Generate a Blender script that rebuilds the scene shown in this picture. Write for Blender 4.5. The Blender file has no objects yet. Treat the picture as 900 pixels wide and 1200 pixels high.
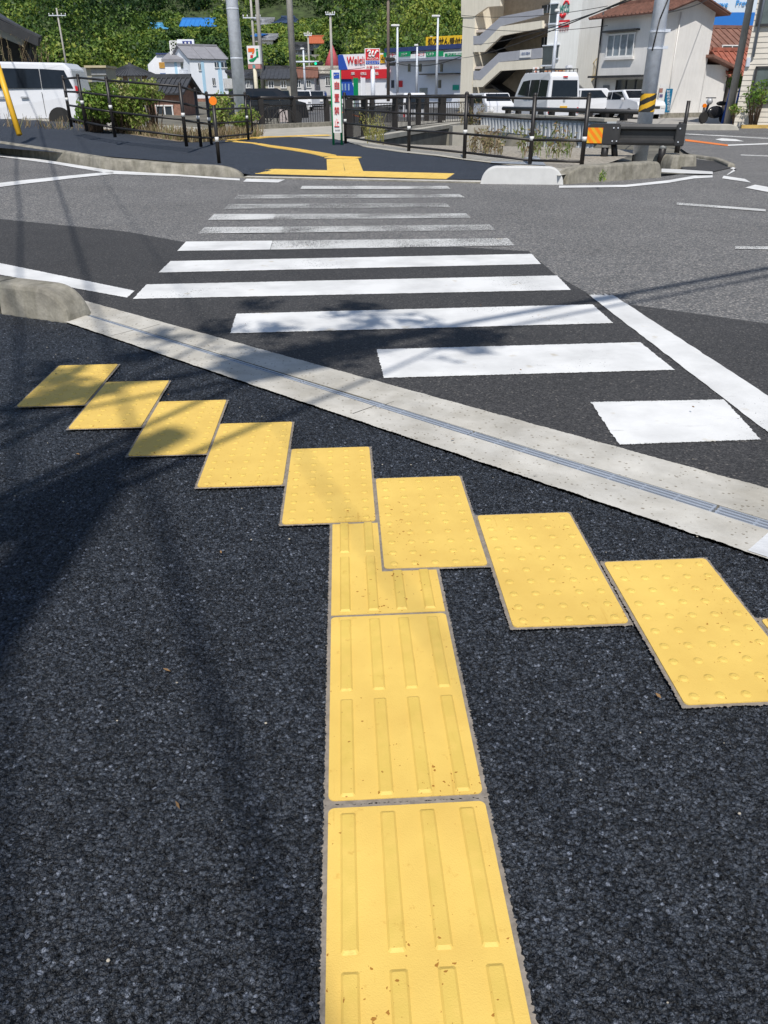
import bpy, bmesh, math, random
import numpy as np
from mathutils import Vector, Matrix
SC = bpy.context.scene
COL = SC.collection
R = math.radians
PI = math.pi
random.seed(7)
rng = np.random.default_rng(7)

# ------------------------------------------------------------------ camera
FPX, PITCH, ROLL, YAW, CAMH = 895.26, .50162, -.00444, .05001, 1.238
Fw = Vector((math.sin(YAW)*math.cos(PITCH), math.cos(YAW)*math.cos(PITCH), -math.sin(PITCH)))
Rt = Vector((math.cos(YAW), -math.sin(YAW), 0))
Up = Rt.cross(Fw)
Rt2 = Rt*math.cos(ROLL)+Up*math.sin(ROLL)
Up2 = Up*math.cos(ROLL)-Rt*math.sin(ROLL)
cd = bpy.data.cameras.new('camera')
cam = bpy.data.objects.new('camera', cd)
COL.objects.link(cam)
M = Matrix((Rt2, Up2, -Fw)).transposed().to_4x4()
M.translation = Vector((0, 0, CAMH))
cam.matrix_world = M
cd.sensor_fit = 'VERTICAL'
cd.sensor_height = 24
cd.lens = FPX/1200*24
cd.clip_start = .05
cd.clip_end = 3000
SC.camera = cam
SC.render.resolution_x, SC.render.resolution_y = 768, 1024

# ------------------------------------------------------------------ light
SUN_EL, SUN_AZ = 56, 4.3      # azimuth: degrees to the left of straight behind the camera
sv = Vector((-math.sin(R(SUN_AZ))*math.cos(R(SUN_EL)), -math.cos(R(SUN_AZ))*math.cos(R(SUN_EL)), math.sin(R(SUN_EL))))
w = bpy.data.worlds.new('World')
SC.world = w
w.use_nodes = True
nt = w.node_tree
bg = nt.nodes['Background']
sky = nt.nodes.new('ShaderNodeTexSky')
sky.sky_type = 'NISHITA'
sky.sun_disc = False
sky.sun_elevation = R(SUN_EL)
sky.sun_rotation = R(180+SUN_AZ)
sky.air_density = 1.0
sky.dust_density = .6
nt.links.new(sky.outputs[0], bg.inputs[0])
bg.inputs[1].default_value = .105
sl = bpy.data.lights.new('sun', 'SUN')
sl.energy = 4.4
sl.angle = R(.53)
sl.color = (1, .955, .89)
so = bpy.data.objects.new('sun', sl)
COL.objects.link(so)
so.rotation_euler = (-sv).to_track_quat('-Z', 'Y').to_euler()
so.location = (0, 0, 30)
SC.view_settings.view_transform = 'Standard'
SC.view_settings.look = 'None'
SC.view_settings.exposure = 0.0
SC.view_settings.gamma = 1

# ------------------------------------------------------------------ projection helpers (pixel of the photo -> place)
def ray(px, py):
    return Fw*FPX+Rt2*(px-450)-Up2*(py-600)
def G(px, py, z=0.):
    v = ray(px, py); t = (z-CAMH)/v.z
    return (v.x*t, v.y*t)
def P(px, py, D):
    v = ray(px, py); t = D/v.y
    return Vector((v.x*t, D, CAMH+v.z*t))
def onsurf(px, py, fn):
    z = 0.
    for _ in range(30):
        x, y = G(px, py, z); z = .5*z+.5*fn(x, y)
    return (x, y, fn(x, y))
def sstep(a, b, x):
    t = min(1, max(0, (x-a)/(b-a))); return t*t*(3-2*t)
def h0(x, y):
    return .055*min(10, max(0, -x-1.7))*sstep(8, 13, y)
def kd(x, y):
    return ((y-14.1)+.31*(x+1.72))/1.047
def HS(x, y):       # far pavement
    return h0(x, y)+.02+max(.05*min(3, max(0, kd(x, y))), .13*sstep(1.6, 2.6, -x), .10*sstep(2.2, 3., x))
def NS(x, y):       # near pavement
    return .0427+.0071*x-.0071*y
def GS(px, py): return onsurf(px, py, HS)
def GR(px, py): return onsurf(px, py, h0)

# ------------------------------------------------------------------ materials
MATS = {}
def newmat(name):
    m = bpy.data.materials.new(name); m.use_nodes = True
    return m, m.node_tree, m.node_tree.nodes['Principled BSDF']
def N(nt, t, **kw):
    n = nt.nodes.new('ShaderNode'+t)
    for k, v in kw.items():
        if k.startswith('i_'): n.inputs[k[2:].replace('_', ' ')].default_value = v
        else: setattr(n, k, v)
    return n
def ramp(nt, stops):
    r = nt.nodes.new('ShaderNodeValToRGB')
    e = r.color_ramp.elements
    while len(e) < len(stops): e.new(.5)
    for i, (p, c) in enumerate(stops):
        e[i].position = p; e[i].color = (*c, 1) if len(c) == 3 else c
    return r
def mat(name, col, rough=.7, metal=0., var=.12, scale=3., bump=0., bscale=40., spec=.5, streak=0.):
    if name in MATS: return MATS[name]
    m, nt, b = newmat(name); L = nt.links
    tc = N(nt, 'TexCoord')
    n1 = N(nt, 'TexNoise', i_Scale=scale, i_Detail=6., i_Roughness=.65)
    L.new(tc.outputs['Object'], n1.inputs['Vector'])
    c0 = [max(0, c*(1-var*1.6)) for c in col]; c1 = [min(1, c*(1+var)) for c in col]
    r = ramp(nt, [(.28, c0), (.72, c1)])
    L.new(n1.outputs[0], r.inputs[0])
    out = r.outputs[0]
    if streak:
        mp = N(nt, 'Mapping'); mp.inputs['Scale'].default_value = (5, 5, .35)
        L.new(tc.outputs['Object'], mp.inputs[0])
        n2 = N(nt, 'TexNoise', i_Scale=1.6, i_Detail=5., i_Roughness=.7); L.new(mp.outputs[0], n2.inputs['Vector'])
        r2 = ramp(nt, [(.42, (1, 1, 1)), (.75, (1-streak, 1-streak, 1-streak*1.15))])
        L.new(n2.outputs[0], r2.inputs[0])
        mx = N(nt, 'MixRGB', blend_type='MULTIPLY'); mx.inputs[0].default_value = 1
        L.new(out, mx.inputs[1]); L.new(r2.outputs[0], mx.inputs[2]); out = mx.outputs[0]
    L.new(out, b.inputs['Base Color'])
    b.inputs['Roughness'].default_value = rough
    b.inputs['Metallic'].default_value = metal
    b.inputs['Specular IOR Level'].default_value = spec
    if bump:
        n3 = N(nt, 'TexNoise', i_Scale=bscale, i_Detail=4.); L.new(tc.outputs['Object'], n3.inputs['Vector'])
        bp = N(nt, 'Bump', i_Strength=bump, i_Distance=.3/bscale); L.new(n3.outputs[0], bp.inputs['Height'])
        L.new(bp.outputs[0], b.inputs['Normal'])
    MATS[name] = m
    return m

def asphalt(name, lo, hi, cell, disp=0., light=.02, lightcol=(.35, .36, .38), patch=.25, rough=.75, bd=.004, edge=.45, spec=.5):
    m, nt, b = newmat(name); L = nt.links
    tc = N(nt, 'TexCoord')
    wn = N(nt, 'TexNoise', i_Scale=cell*.6, i_Detail=2.); L.new(tc.outputs['Object'], wn.inputs['Vector'])
    wm = N(nt, 'MixRGB', blend_type='LINEAR_LIGHT'); wm.inputs[0].default_value = .0035*100/cell
    L.new(tc.outputs['Object'], wm.inputs[1]); L.new(wn.outputs[1], wm.inputs[2])
    v = N(nt, 'TexVoronoi', i_Scale=cell, i_Randomness=1.); L.new(wm.outputs[0], v.inputs['Vector'])
    v2 = N(nt, 'TexVoronoi', i_Scale=cell*2.3, i_Randomness=1.); L.new(wm.outputs[0], v2.inputs['Vector'])
    sp = N(nt, 'SeparateColor'); L.new(v.outputs['Color'], sp.inputs[0])
    r = ramp(nt, [(0., lo), (.55, [(a+c)/2 for a, c in zip(lo, hi)]), (1-light, hi), (1-light+.004, lightcol)])
    L.new(sp.outputs[0], r.inputs[0])
    big = N(nt, 'TexNoise', i_Scale=.7, i_Detail=7., i_Roughness=.62); L.new(tc.outputs['Object'], big.inputs['Vector'])
    rb = ramp(nt, [(.3, (1-patch,)*3), (.7, (1+patch*.6,)*3)]); L.new(big.outputs[0], rb.inputs[0])
    mx = N(nt, 'MixRGB', blend_type='MULTIPLY'); mx.inputs[0].default_value = 1
    L.new(r.outputs[0], mx.inputs[1]); L.new(rb.outputs[0], mx.inputs[2])
    # bitumen and crevice shade between the stones, both put into the colour
    re = ramp(nt, [(.45, (1, 1, 1)), (.85, (edge,)*3)]); L.new(v.outputs['Distance'], re.inputs[0])
    mx2 = N(nt, 'MixRGB', blend_type='MULTIPLY'); mx2.inputs[0].default_value = 1
    L.new(mx.outputs[0], mx2.inputs[1]); L.new(re.outputs[0], mx2.inputs[2])
    L.new(mx2.outputs[0], b.inputs['Base Color'])
    b.inputs['Roughness'].default_value = rough
    b.inputs['Specular IOR Level'].default_value = spec
    # height
    h = N(nt, 'Math', operation='MULTIPLY'); L.new(v.outputs['Distance'], h.inputs[0]); h.inputs[1].default_value = -1.
    h2 = N(nt, 'Math', operation='MULTIPLY_ADD'); L.new(v2.outputs['Distance'], h2.inputs[0]); h2.inputs[1].default_value = -.4; L.new(h.outputs[0], h2.inputs[2])
    h3 = N(nt, 'Math', operation='MULTIPLY_ADD'); L.new(sp.outputs[1], h3.inputs[0]); h3.inputs[1].default_value = .7; L.new(h2.outputs[0], h3.inputs[2])
    bp = N(nt, 'Bump', i_Strength=1., i_Distance=bd); L.new(h3.outputs[0], bp.inputs['Height'])
    L.new(bp.outputs[0], b.inputs['Normal'])
    if disp:
        d = N(nt, 'Displacement', i_Midlevel=.8, i_Scale=disp)
        L.new(h3.outputs[0], d.inputs['Height'])
        L.new(d.outputs[0], nt.nodes['Material Output'].inputs['Displacement'])
        m.displacement_method = 'BOTH'
        tl_ = N(nt, 'TexNoise', i_Scale=cell*1.1, i_Detail=3., i_Roughness=.7); L.new(tc.outputs['Object'], tl_.inputs['Vector'])
        b2_ = N(nt, 'Bump', i_Strength=.9, i_Distance=.005); L.new(tl_.outputs[0], b2_.inputs['Height']); L.new(bp.outputs[0], b2_.inputs['Normal']); L.new(b2_.outputs[0], b.inputs['Normal'])
    MATS[name] = m
    return m

def paint(name, wear, col=(.76, .76, .745), fine=90.):
    m, nt, b = newmat(name); L = nt.links
    tc = N(nt, 'TexCoord')
    n1 = N(nt, 'TexNoise', i_Scale=2.5, i_Detail=8., i_Roughness=.6); L.new(tc.outputs['Object'], n1.inputs['Vector'])
    r = ramp(nt, [(.3, [c*.74 for c in col]), (.6, col)]); L.new(n1.outputs[0], r.inputs[0])
    n4 = N(nt, 'TexNoise', i_Scale=7., i_Detail=3.); L.new(tc.outputs['Object'], n4.inputs['Vector'])
    r4 = ramp(nt, [(.66, (1, 1, 1)), (.74, (.82, .76, .66))]); L.new(n4.outputs[0], r4.inputs[0])
    mx = N(nt, 'MixRGB', blend_type='MULTIPLY'); mx.inputs[0].default_value = 1
    L.new(r.outputs[0], mx.inputs[1]); L.new(r4.outputs[0], mx.inputs[2])
    L.new(mx.outputs[0], b.inputs['Base Color']); b.inputs['Roughness'].default_value = .6
    n3 = N(nt, 'TexNoise', i_Scale=120., i_Detail=3.); L.new(tc.outputs['Object'], n3.inputs['Vector'])
    bp = N(nt, 'Bump', i_Strength=.5, i_Distance=.003); L.new(n3.outputs[0], bp.inputs['Height']); L.new(bp.outputs[0], b.inputs['Normal'])
    # worn through to the road where the noise is low
    mpp = N(nt, 'Mapping'); mpp.inputs['Scale'].default_value = (1., 7., 1.); mpp.inputs['Rotation'].default_value = (0, 0, .9); L.new(tc.outputs['Object'], mpp.inputs[0])
    nn_ = N(nt, 'TexNoise', i_Scale=3., i_Detail=7., i_Roughness=.75); L.new(mpp.outputs[0], nn_.inputs['Vector'])
    rr__ = ramp(nt, [(.6, (1, 1, 1)), (.72, (.62, .61, .60))]); L.new(nn_.outputs[0], rr__.inputs[0])
    mq = N(nt, 'MixRGB', blend_type='MULTIPLY'); mq.inputs[0].default_value = .8; L.new(mx.outputs[0], mq.inputs[1]); L.new(rr__.outputs[0], mq.inputs[2]); L.new(mq.outputs[0], b.inputs['Base Color'])
    n2 = N(nt, 'TexNoise', i_Scale=fine, i_Detail=2.); L.new(tc.outputs['Object'], n2.inputs['Vector'])
    n5 = N(nt, 'TexNoise', i_Scale=1.3, i_Detail=4.); L.new(tc.outputs['Object'], n5.inputs['Vector'])
    ad = N(nt, 'Math', operation='MULTIPLY_ADD'); L.new(n5.outputs[0], ad.inputs[0]); ad.inputs[1].default_value = .7; L.new(n2.outputs[0], ad.inputs[2])
    gt = N(nt, 'Math', operation='GREATER_THAN'); L.new(ad.outputs[0], gt.inputs[0]); gt.inputs[1].default_value = wear
    tr = N(nt, 'BsdfTransparent'); ms = N(nt, 'MixShader')
    L.new(gt.outputs[0], ms.inputs[0]); L.new(tr.outputs[0], ms.inputs[1]); L.new(b.outputs[0], ms.inputs[2])
    L.new(ms.outputs[0], nt.nodes['Material Output'].inputs['Surface'])
    MATS[name] = m
    return m

def leafmat(name, cols):
    m, nt, b = newmat(name); L = nt.links
    at = N(nt, 'Attribute', attribute_name='tint')
    r = ramp(nt, [(i/(len(cols)-1), c) for i, c in enumerate(cols)]); L.new(at.outputs['Fac'], r.inputs[0])
    L.new(r.outputs[0], b.inputs['Base Color']); b.inputs['Roughness'].default_value = .55
    b.inputs['Specular IOR Level'].default_value = .3
    tl = N(nt, 'BsdfTranslucent'); L.new(r.outputs[0], tl.inputs[0])
    ms = N(nt, 'MixShader'); ms.inputs[0].default_value = .25
    L.new(b.outputs[0], ms.inputs[1]); L.new(tl.outputs[0], ms.inputs[2]); L.new(ms.outputs[0], nt.nodes['Material Output'].inputs['Surface'])
    MATS[name] = m
    return m

glass = lambda: mat('window_glass', (.035, .05, .065), .08, var=.3, scale=.7, spec=.9)

# ------------------------------------------------------------------ mesh helpers
def finish(name, me, m, parent=None, smooth=False, loc=(0, 0, 0)):
    if m:
        for q in (m if isinstance(m, (list, tuple)) else [m]): me.materials.append(q)
    if smooth: me.polygons.foreach_set('use_smooth', [True]*len(me.polygons))
    o = bpy.data.objects.new(name, me); COL.objects.link(o)
    o.location = loc
    if parent: o.parent = parent
    return o
class MB:
    def __init__(s): s.v = []; s.f = []; s.mi = []; s.cur = 0; s.xf = None
    def add(s, vs, fs):
        n = len(s.v)
        for p in vs:
            p = Vector(p)
            if s.xf is not None: p = s.xf @ p
            s.v.append(tuple(p))
        for f in fs: s.f.append([n+i for i in f]); s.mi.append(s.cur)
        return s
    def box(s, x0, x1, y0, y1, z0, z1):
        x0, x1 = sorted((x0, x1)); y0, y1 = sorted((y0, y1)); z0, z1 = sorted((z0, z1))
        return s.add([(x0, y0, z0), (x1, y0, z0), (x1, y1, z0), (x0, y1, z0), (x0, y0, z1), (x1, y0, z1), (x1, y1, z1), (x0, y1, z1)],
                     [(3, 2, 1, 0), (4, 5, 6, 7), (0, 1, 5, 4), (1, 2, 6, 5), (2, 3, 7, 6), (3, 0, 4, 7)])
    def cyl(s, a, b, r0, r1=None, n=10, cap=True):
        a = Vector(a); b = Vector(b); r1 = r0 if r1 is None else r1
        d = (b-a).normalized(); u = d.orthogonal().normalized(); w_ = d.cross(u)
        vs = []
        for c, r in ((a, r0), (b, r1)):
            for i in range(n):
                t = 2*PI*i/n; vs.append(c+u*(r*math.cos(t))+w_*(r*math.sin(t)))
        fs = [(i, (i+1) % n, n+(i+1) % n, n+i) for i in range(n)]
        if cap: fs += [tuple(range(n-1, -1, -1)), tuple(range(n, 2*n))]
        return s.add(vs, fs)
    def bar(s, a, b, w_, h):      # square bar
        a = Vector(a); b = Vector(b); d = (b-a).normalized()
        u = Vector((0, 0, 1)).cross(d)
        u = u.normalized() if u.length > 1e-4 else Vector((1, 0, 0))
        k = d.cross(u)
        vs = [c+u*(i*w_/2)+k*(j*h/2) for c in (a, b) for i, j in ((-1, -1), (1, -1), (1, 1), (-1, 1))]
        return s.add(vs, [(3, 2, 1, 0), (4, 5, 6, 7), (0, 1, 5, 4), (1, 2, 6, 5), (2, 3, 7, 6), (3, 0, 4, 7)])
    def tube(s, pts, r, n=8):
        for a, b in zip(pts[:-1], pts[1:]): s.cyl(a, b, r, n=n)
        return s
    def prism(s, pts, y0, y1):   # polygon in (x,z), extruded along y
        n = len(pts)
        vs = [(x, y0, z) for x, z in pts]+[(x, y1, z) for x, z in pts]
        return s.add(vs, [tuple(range(n)), tuple(range(2*n-1, n-1, -1))]+[(i, i+n, (i+1) % n+n, (i+1) % n) for i in range(n)])
    def sphere(s, c, r, n=10, m=6, sq=(1, 1, 1)):
        vs = [(c[0], c[1], c[2]-r*sq[2])]
        for j in range(1, m):
            t = PI*j/m-PI/2
            for i in range(n):
                a = 2*PI*i/n; vs.append((c[0]+r*sq[0]*math.cos(t)*math.cos(a), c[1]+r*sq[1]*math.cos(t)*math.sin(a), c[2]+r*sq[2]*math.sin(t)))
        vs.append((c[0], c[1], c[2]+r*sq[2]))
        fs = [(0, 1+(i+1) % n, 1+i) for i in range(n)]
        for j in range(m-2):
            for i in range(n):
                a = 1+j*n+i; b = 1+j*n+(i+1) % n; fs.append((a, b, b+n, a+n))
        k = len(vs)-1
        fs += [(k, 1+(m-2)*n+i, 1+(m-2)*n+(i+1) % n) for i in range(n)]
        return s.add(vs, fs)
    def build(s, name, m, parent=None, smooth=False, loc=(0, 0, 0), bevel=0., recalc=True):
        me = bpy.data.meshes.new(name); me.from_pydata(s.v, [], s.f); me.update()
        if any(s.mi): me.polygons.foreach_set('material_index', s.mi)
        if recalc or bevel:
            bm = bmesh.new(); bm.from_mesh(me)
            bmesh.ops.recalc_face_normals(bm, faces=bm.faces)
            if bevel: bmesh.ops.bevel(bm, geom=list(bm.edges), offset=bevel, segments=2, affect='EDGES', clamp_overlap=True)
            bm.to_mesh(me); bm.free()
        return finish(name, me, m, parent, smooth, loc)
def tag(o, label=None, cat=None, group=None, kind=None):
    if label: o['label'] = label
    if cat: o['category'] = cat
    if group: o['group'] = group
    if kind: o['kind'] = kind
    return o
def thing(name, label, cat, loc=(0, 0, 0), rz=0., group=None):
    o = bpy.data.objects.new(name, None); COL.objects.link(o)
    o.location = loc; o.rotation_euler = (0, 0, rz); o.empty_display_size = .2
    return tag(o, label, cat, group)
def copytree(o, parent=None):
    c = o.copy(); COL.objects.link(c)
    if parent: c.parent = parent
    for ch in list(o.children): copytree(ch, c)
    return c
def text(body, w_, h, m, parent, cx, cz, y, name='lettering', depth=.01, font=None, align=None):
    cu = bpy.data.curves.new('t', 'FONT'); cu.body = body; cu.extrude = .02; cu.align_x = 'CENTER'
    cu.resolution_u = 3
    ob = bpy.data.objects.new('t', cu); COL.objects.link(ob)
    bpy.context.view_layer.update()
    dg = bpy.context.evaluated_depsgraph_get()
    me = bpy.data.meshes.new_from_object(ob.evaluated_get(dg))
    bpy.data.objects.remove(ob)
    n = len(me.vertices)
    if not n: return None
    co = np.zeros(n*3); me.vertices.foreach_get('co', co); co = co.reshape(-1, 3)
    mn, mx = co.min(0), co.max(0)
    c = (mn+mx)/2; s = mx-mn
    x = (co[:, 0]-c[0])*(w_/max(s[0], 1e-5)); z = (co[:, 1]-c[1])*(h/max(s[1], 1e-5)); d = co[:, 2]/.02*depth/2
    out = np.stack([cx+x, y-depth/2-d, cz+z], 1)
    me.vertices.foreach_set('co', out.ravel()); me.update()
    return finish(name, me, m, parent)

def quadsheet(name, pts, m, parent=None, fn=None, n=1, mm=1, lift=0., jit=0.):
    gj = random.Random(hash(name) % 97 + len(bpy.data.meshes))
    """four world points a b c d (a-b one side, d-c the other) -> sheet following fn"""
    a, b, c, d = [Vector((p[0], p[1], 0)) for p in pts]
    vs = []; fs = []
    for j in range(mm+1):
        for i in range(n+1):
            s, t = i/n, j/mm
            p = (a*(1-s)+b*s)*(1-t)+(d*(1-s)+c*s)*t
            if jit and (i in (0, n) or j in (0, mm)): p = p+Vector((gj.uniform(-jit, jit), gj.uniform(-jit, jit), 0))
            vs.append((p.x, p.y, (fn(p.x, p.y) if fn else 0)+lift))
    for j in range(mm):
        for i in range(n):
            k = j*(n+1)+i; fs.append((k, k+1, k+n+2, k+n+1))
    mb = MB(); mb.add(vs, fs); o = mb.build(name, m, parent, recalc=False)
    me = o.data
    if me.polygons and sum(p.normal.z for p in me.polygons) < 0: me.flip_normals()
    return o
def ribbon(name, left, right, m, parent=None, fn=None, lift=0., sub=4):
    """strip between two polylines of world xy points"""
    def dens(l):
        o = []
        for p, q in zip(l[:-1], l[1:]):
            for k in range(sub): o.append((p[0]+(q[0]-p[0])*k/sub, p[1]+(q[1]-p[1])*k/sub))
        return o+[l[-1][:2]]
    A, B = dens(left), dens(right)
    vs = []; fs = []
    for p, q in zip(A, B):
        for r_ in (p, q): vs.append((r_[0], r_[1], (fn(*r_[:2]) if fn else 0)+lift))
    for i in range(len(A)-1): fs.append((2*i, 2*i+1, 2*i+3, 2*i+2))
    mb = MB(); mb.add(vs, fs); o = mb.build(name, m, parent, recalc=False)
    if sum(p.normal.z for p in o.data.polygons) < 0: o.data.flip_normals()
    return o

def leafcloud(centers, radii, tints, per, size, squash=.8, shell=.55, seed=0, rough=.7):
    """numpy leaf quads in ellipsoids -> (verts, faces, tint per face)"""
    g = np.random.default_rng(seed)
    C = np.repeat(np.asarray(centers, float), per, 0); Rr = np.repeat(np.asarray(radii, float), per)
    T = np.repeat(np.asarray(tints, float), per)
    n = len(C)
    d = g.normal(size=(n, 3)); d /= np.linalg.norm(d, axis=1)[:, None]
    rad = (shell+(1-shell)*g.random(n)**.6)*(1+.22*np.sin(d[:, 0]*7+C[:, 0])*np.cos(d[:, 1]*6+d[:, 2]*5+C[:, 1]))
    p = C+d*rad[:, None]*Rr[:, None]*np.array([1, 1, squash])
    nn = d+g.normal(size=(n, 3))*rough; nn /= np.linalg.norm(nn, axis=1)[:, None]
    a = np.cross(nn, g.normal(size=(n, 3))); a /= np.linalg.norm(a, axis=1)[:, None]
    b = np.cross(nn, a)
    s = size*(.6+.8*g.random(n))[:, None]
    v = np.stack([p-a*s, p-b*s*.55, p+a*s, p+b*s*.55], 1).reshape(-1, 3)
    return v, T+g.normal(size=n)*.13
def leafmesh(name, v, tint, m, parent=None, loc=(0, 0, 0), extra=None):
    n = len(v)//4
    me = bpy.data.meshes.new(name)
    me.vertices.add(n*4); me.vertices.foreach_set('co', v.ravel())
    me.loops.add(n*4); me.loops.foreach_set('vertex_index', np.arange(n*4))
    me.polygons.add(n); me.polygons.foreach_set('loop_start', np.arange(n)*4)
    me.update(calc_edges=True)
    at = me.attributes.new('tint', 'FLOAT', 'FACE'); at.data.foreach_set('value', np.clip(tint, 0, 1))
    return finish(name, me, m, parent, loc=loc)

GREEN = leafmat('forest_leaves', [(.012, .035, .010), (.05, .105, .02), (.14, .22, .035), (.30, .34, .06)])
BUSH = leafmat('bush_leaves', [(.045, .10, .014), (.10, .19, .025), (.20, .29, .045), (.36, .34, .14)])
DRY = leafmat('dry_weed', [(.10, .07, .04), (.22, .16, .09), (.32, .25, .15), (.12, .15, .04)])

M_near = asphalt('porous_asphalt', (.004, .006, .010), (.102, .120, .152), 138., disp=.006, light=.03, lightcol=(.22, .25, .31), patch=.28, rough=.5, bd=.008, edge=.18)
M_roadd = asphalt('new_road_asphalt', (.03, .03, .032), (.085, .083, .083), 120., light=.03, lightcol=(.15, .14, .13), patch=.2, rough=.85, bd=.003)
M_road = asphalt('old_road_asphalt', (.092, .093, .095), (.225, .222, .218), 85., light=.16, lightcol=(.33, .31, .29), patch=.16, rough=.9, bd=.003, edge=.6)
M_far = asphalt('far_porous_asphalt', (.016, .021, .033), (.055, .068, .092), 90., light=.02, lightcol=(.14, .15, .17), patch=.16, rough=.75, bd=.004)
M_ground = mat('bare_ground', (.16, .15, .12), .95, var=.35, scale=.6, bump=.5, bscale=12)
M_conc = mat('gutter_concrete', (.56, .53, .465), .9, var=.13, scale=5., bump=.6, bscale=160., spec=.3)
def pitted(name, col, cell=55.):
    m = mat(name, col, .9, var=.13, scale=5., bump=.6, bscale=160., spec=.3); nt = m.node_tree; L = nt.links; b = nt.nodes['Principled BSDF']
    src = b.inputs['Base Color'].links[0].from_socket
    tc = N(nt, 'TexCoord'); v = N(nt, 'TexVoronoi', i_Scale=cell); L.new(tc.outputs['Object'], v.inputs['Vector'])
    sp = N(nt, 'SeparateColor'); L.new(v.outputs['Color'], sp.inputs[0])
    th = N(nt, 'Math', operation='MULTIPLY'); L.new(sp.outputs[0], th.inputs[0]); L.new(sp.outputs[0], th.inputs[1])
    t2 = N(nt, 'Math', operation='MULTIPLY'); L.new(th.outputs[0], t2.inputs[0]); t2.inputs[1].default_value = .34
    lt = N(nt, 'Math', operation='LESS_THAN'); L.new(v.outputs['Distance'], lt.inputs[0]); L.new(t2.outputs[0], lt.inputs[1])
    st = N(nt, 'TexNoise', i_Scale=1.6, i_Detail=7., i_Roughness=.7); L.new(tc.outputs['Object'], st.inputs['Vector'])
    rs = ramp(nt, [(.35, (.72, .70, .66)), (.6, (1, 1, 1))]); L.new(st.outputs[0], rs.inputs[0])
    m1 = N(nt, 'MixRGB', blend_type='MULTIPLY'); m1.inputs[0].default_value = 1; L.new(src, m1.inputs[1]); L.new(rs.outputs[0], m1.inputs[2])
    m2 = N(nt, 'MixRGB', blend_type='MULTIPLY'); L.new(lt.outputs[0], m2.inputs[0]); L.new(m1.outputs[0], m2.inputs[1]); m2.inputs[2].default_value = (.55, .52, .48, 1)
    L.new(m2.outputs[0], b.inputs['Base Color'])
    return m
M_conc = pitted('gutter_concrete_pitted', (.57, .55, .50))
M_conc2 = mat('kerb_concrete', (.30, .28, .235), .92, var=.28, scale=7., bump=.6, bscale=60., streak=.4, spec=.3)
M_concw = mat('new_kerb_concrete', (.58, .58, .57), .85, var=.06, scale=6., bump=.3, bscale=120.)
M_slab = mat('slab_concrete', (.40, .38, .33), .92, var=.15, scale=2., bump=.3)
M_steel = mat('galvanised_steel', (.62, .66, .73), .5, .05, var=.12, scale=9.)
M_black = mat('black_brown_paint', (.018, .015, .014), .45, 0., var=.2, scale=6.)
M_dgrey = mat('dark_grey_steel', (.05, .05, .052), .5, .3, var=.15)
M_white = mat('white_paint_metal', (.75, .75, .74), .5, var=.05)
M_yel = mat('yellow_paint', (.75, .42, .02), .5, var=.08)
M_orange = mat('orange_reflector', (.9, .22, .01), .35, var=.03)
M_red = mat('sign_red', (.62, .02, .03), .5, var=.04)
M_blue = mat('sign_blue', (.02, .08, .42), .5, var=.04)
M_green = mat('sign_green', (.0, .25, .09), .5, var=.04)
M_polec = mat('pole_concrete', (.42, .40, .37), .9, var=.15, scale=2., streak=.3)
M_tile = None
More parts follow.
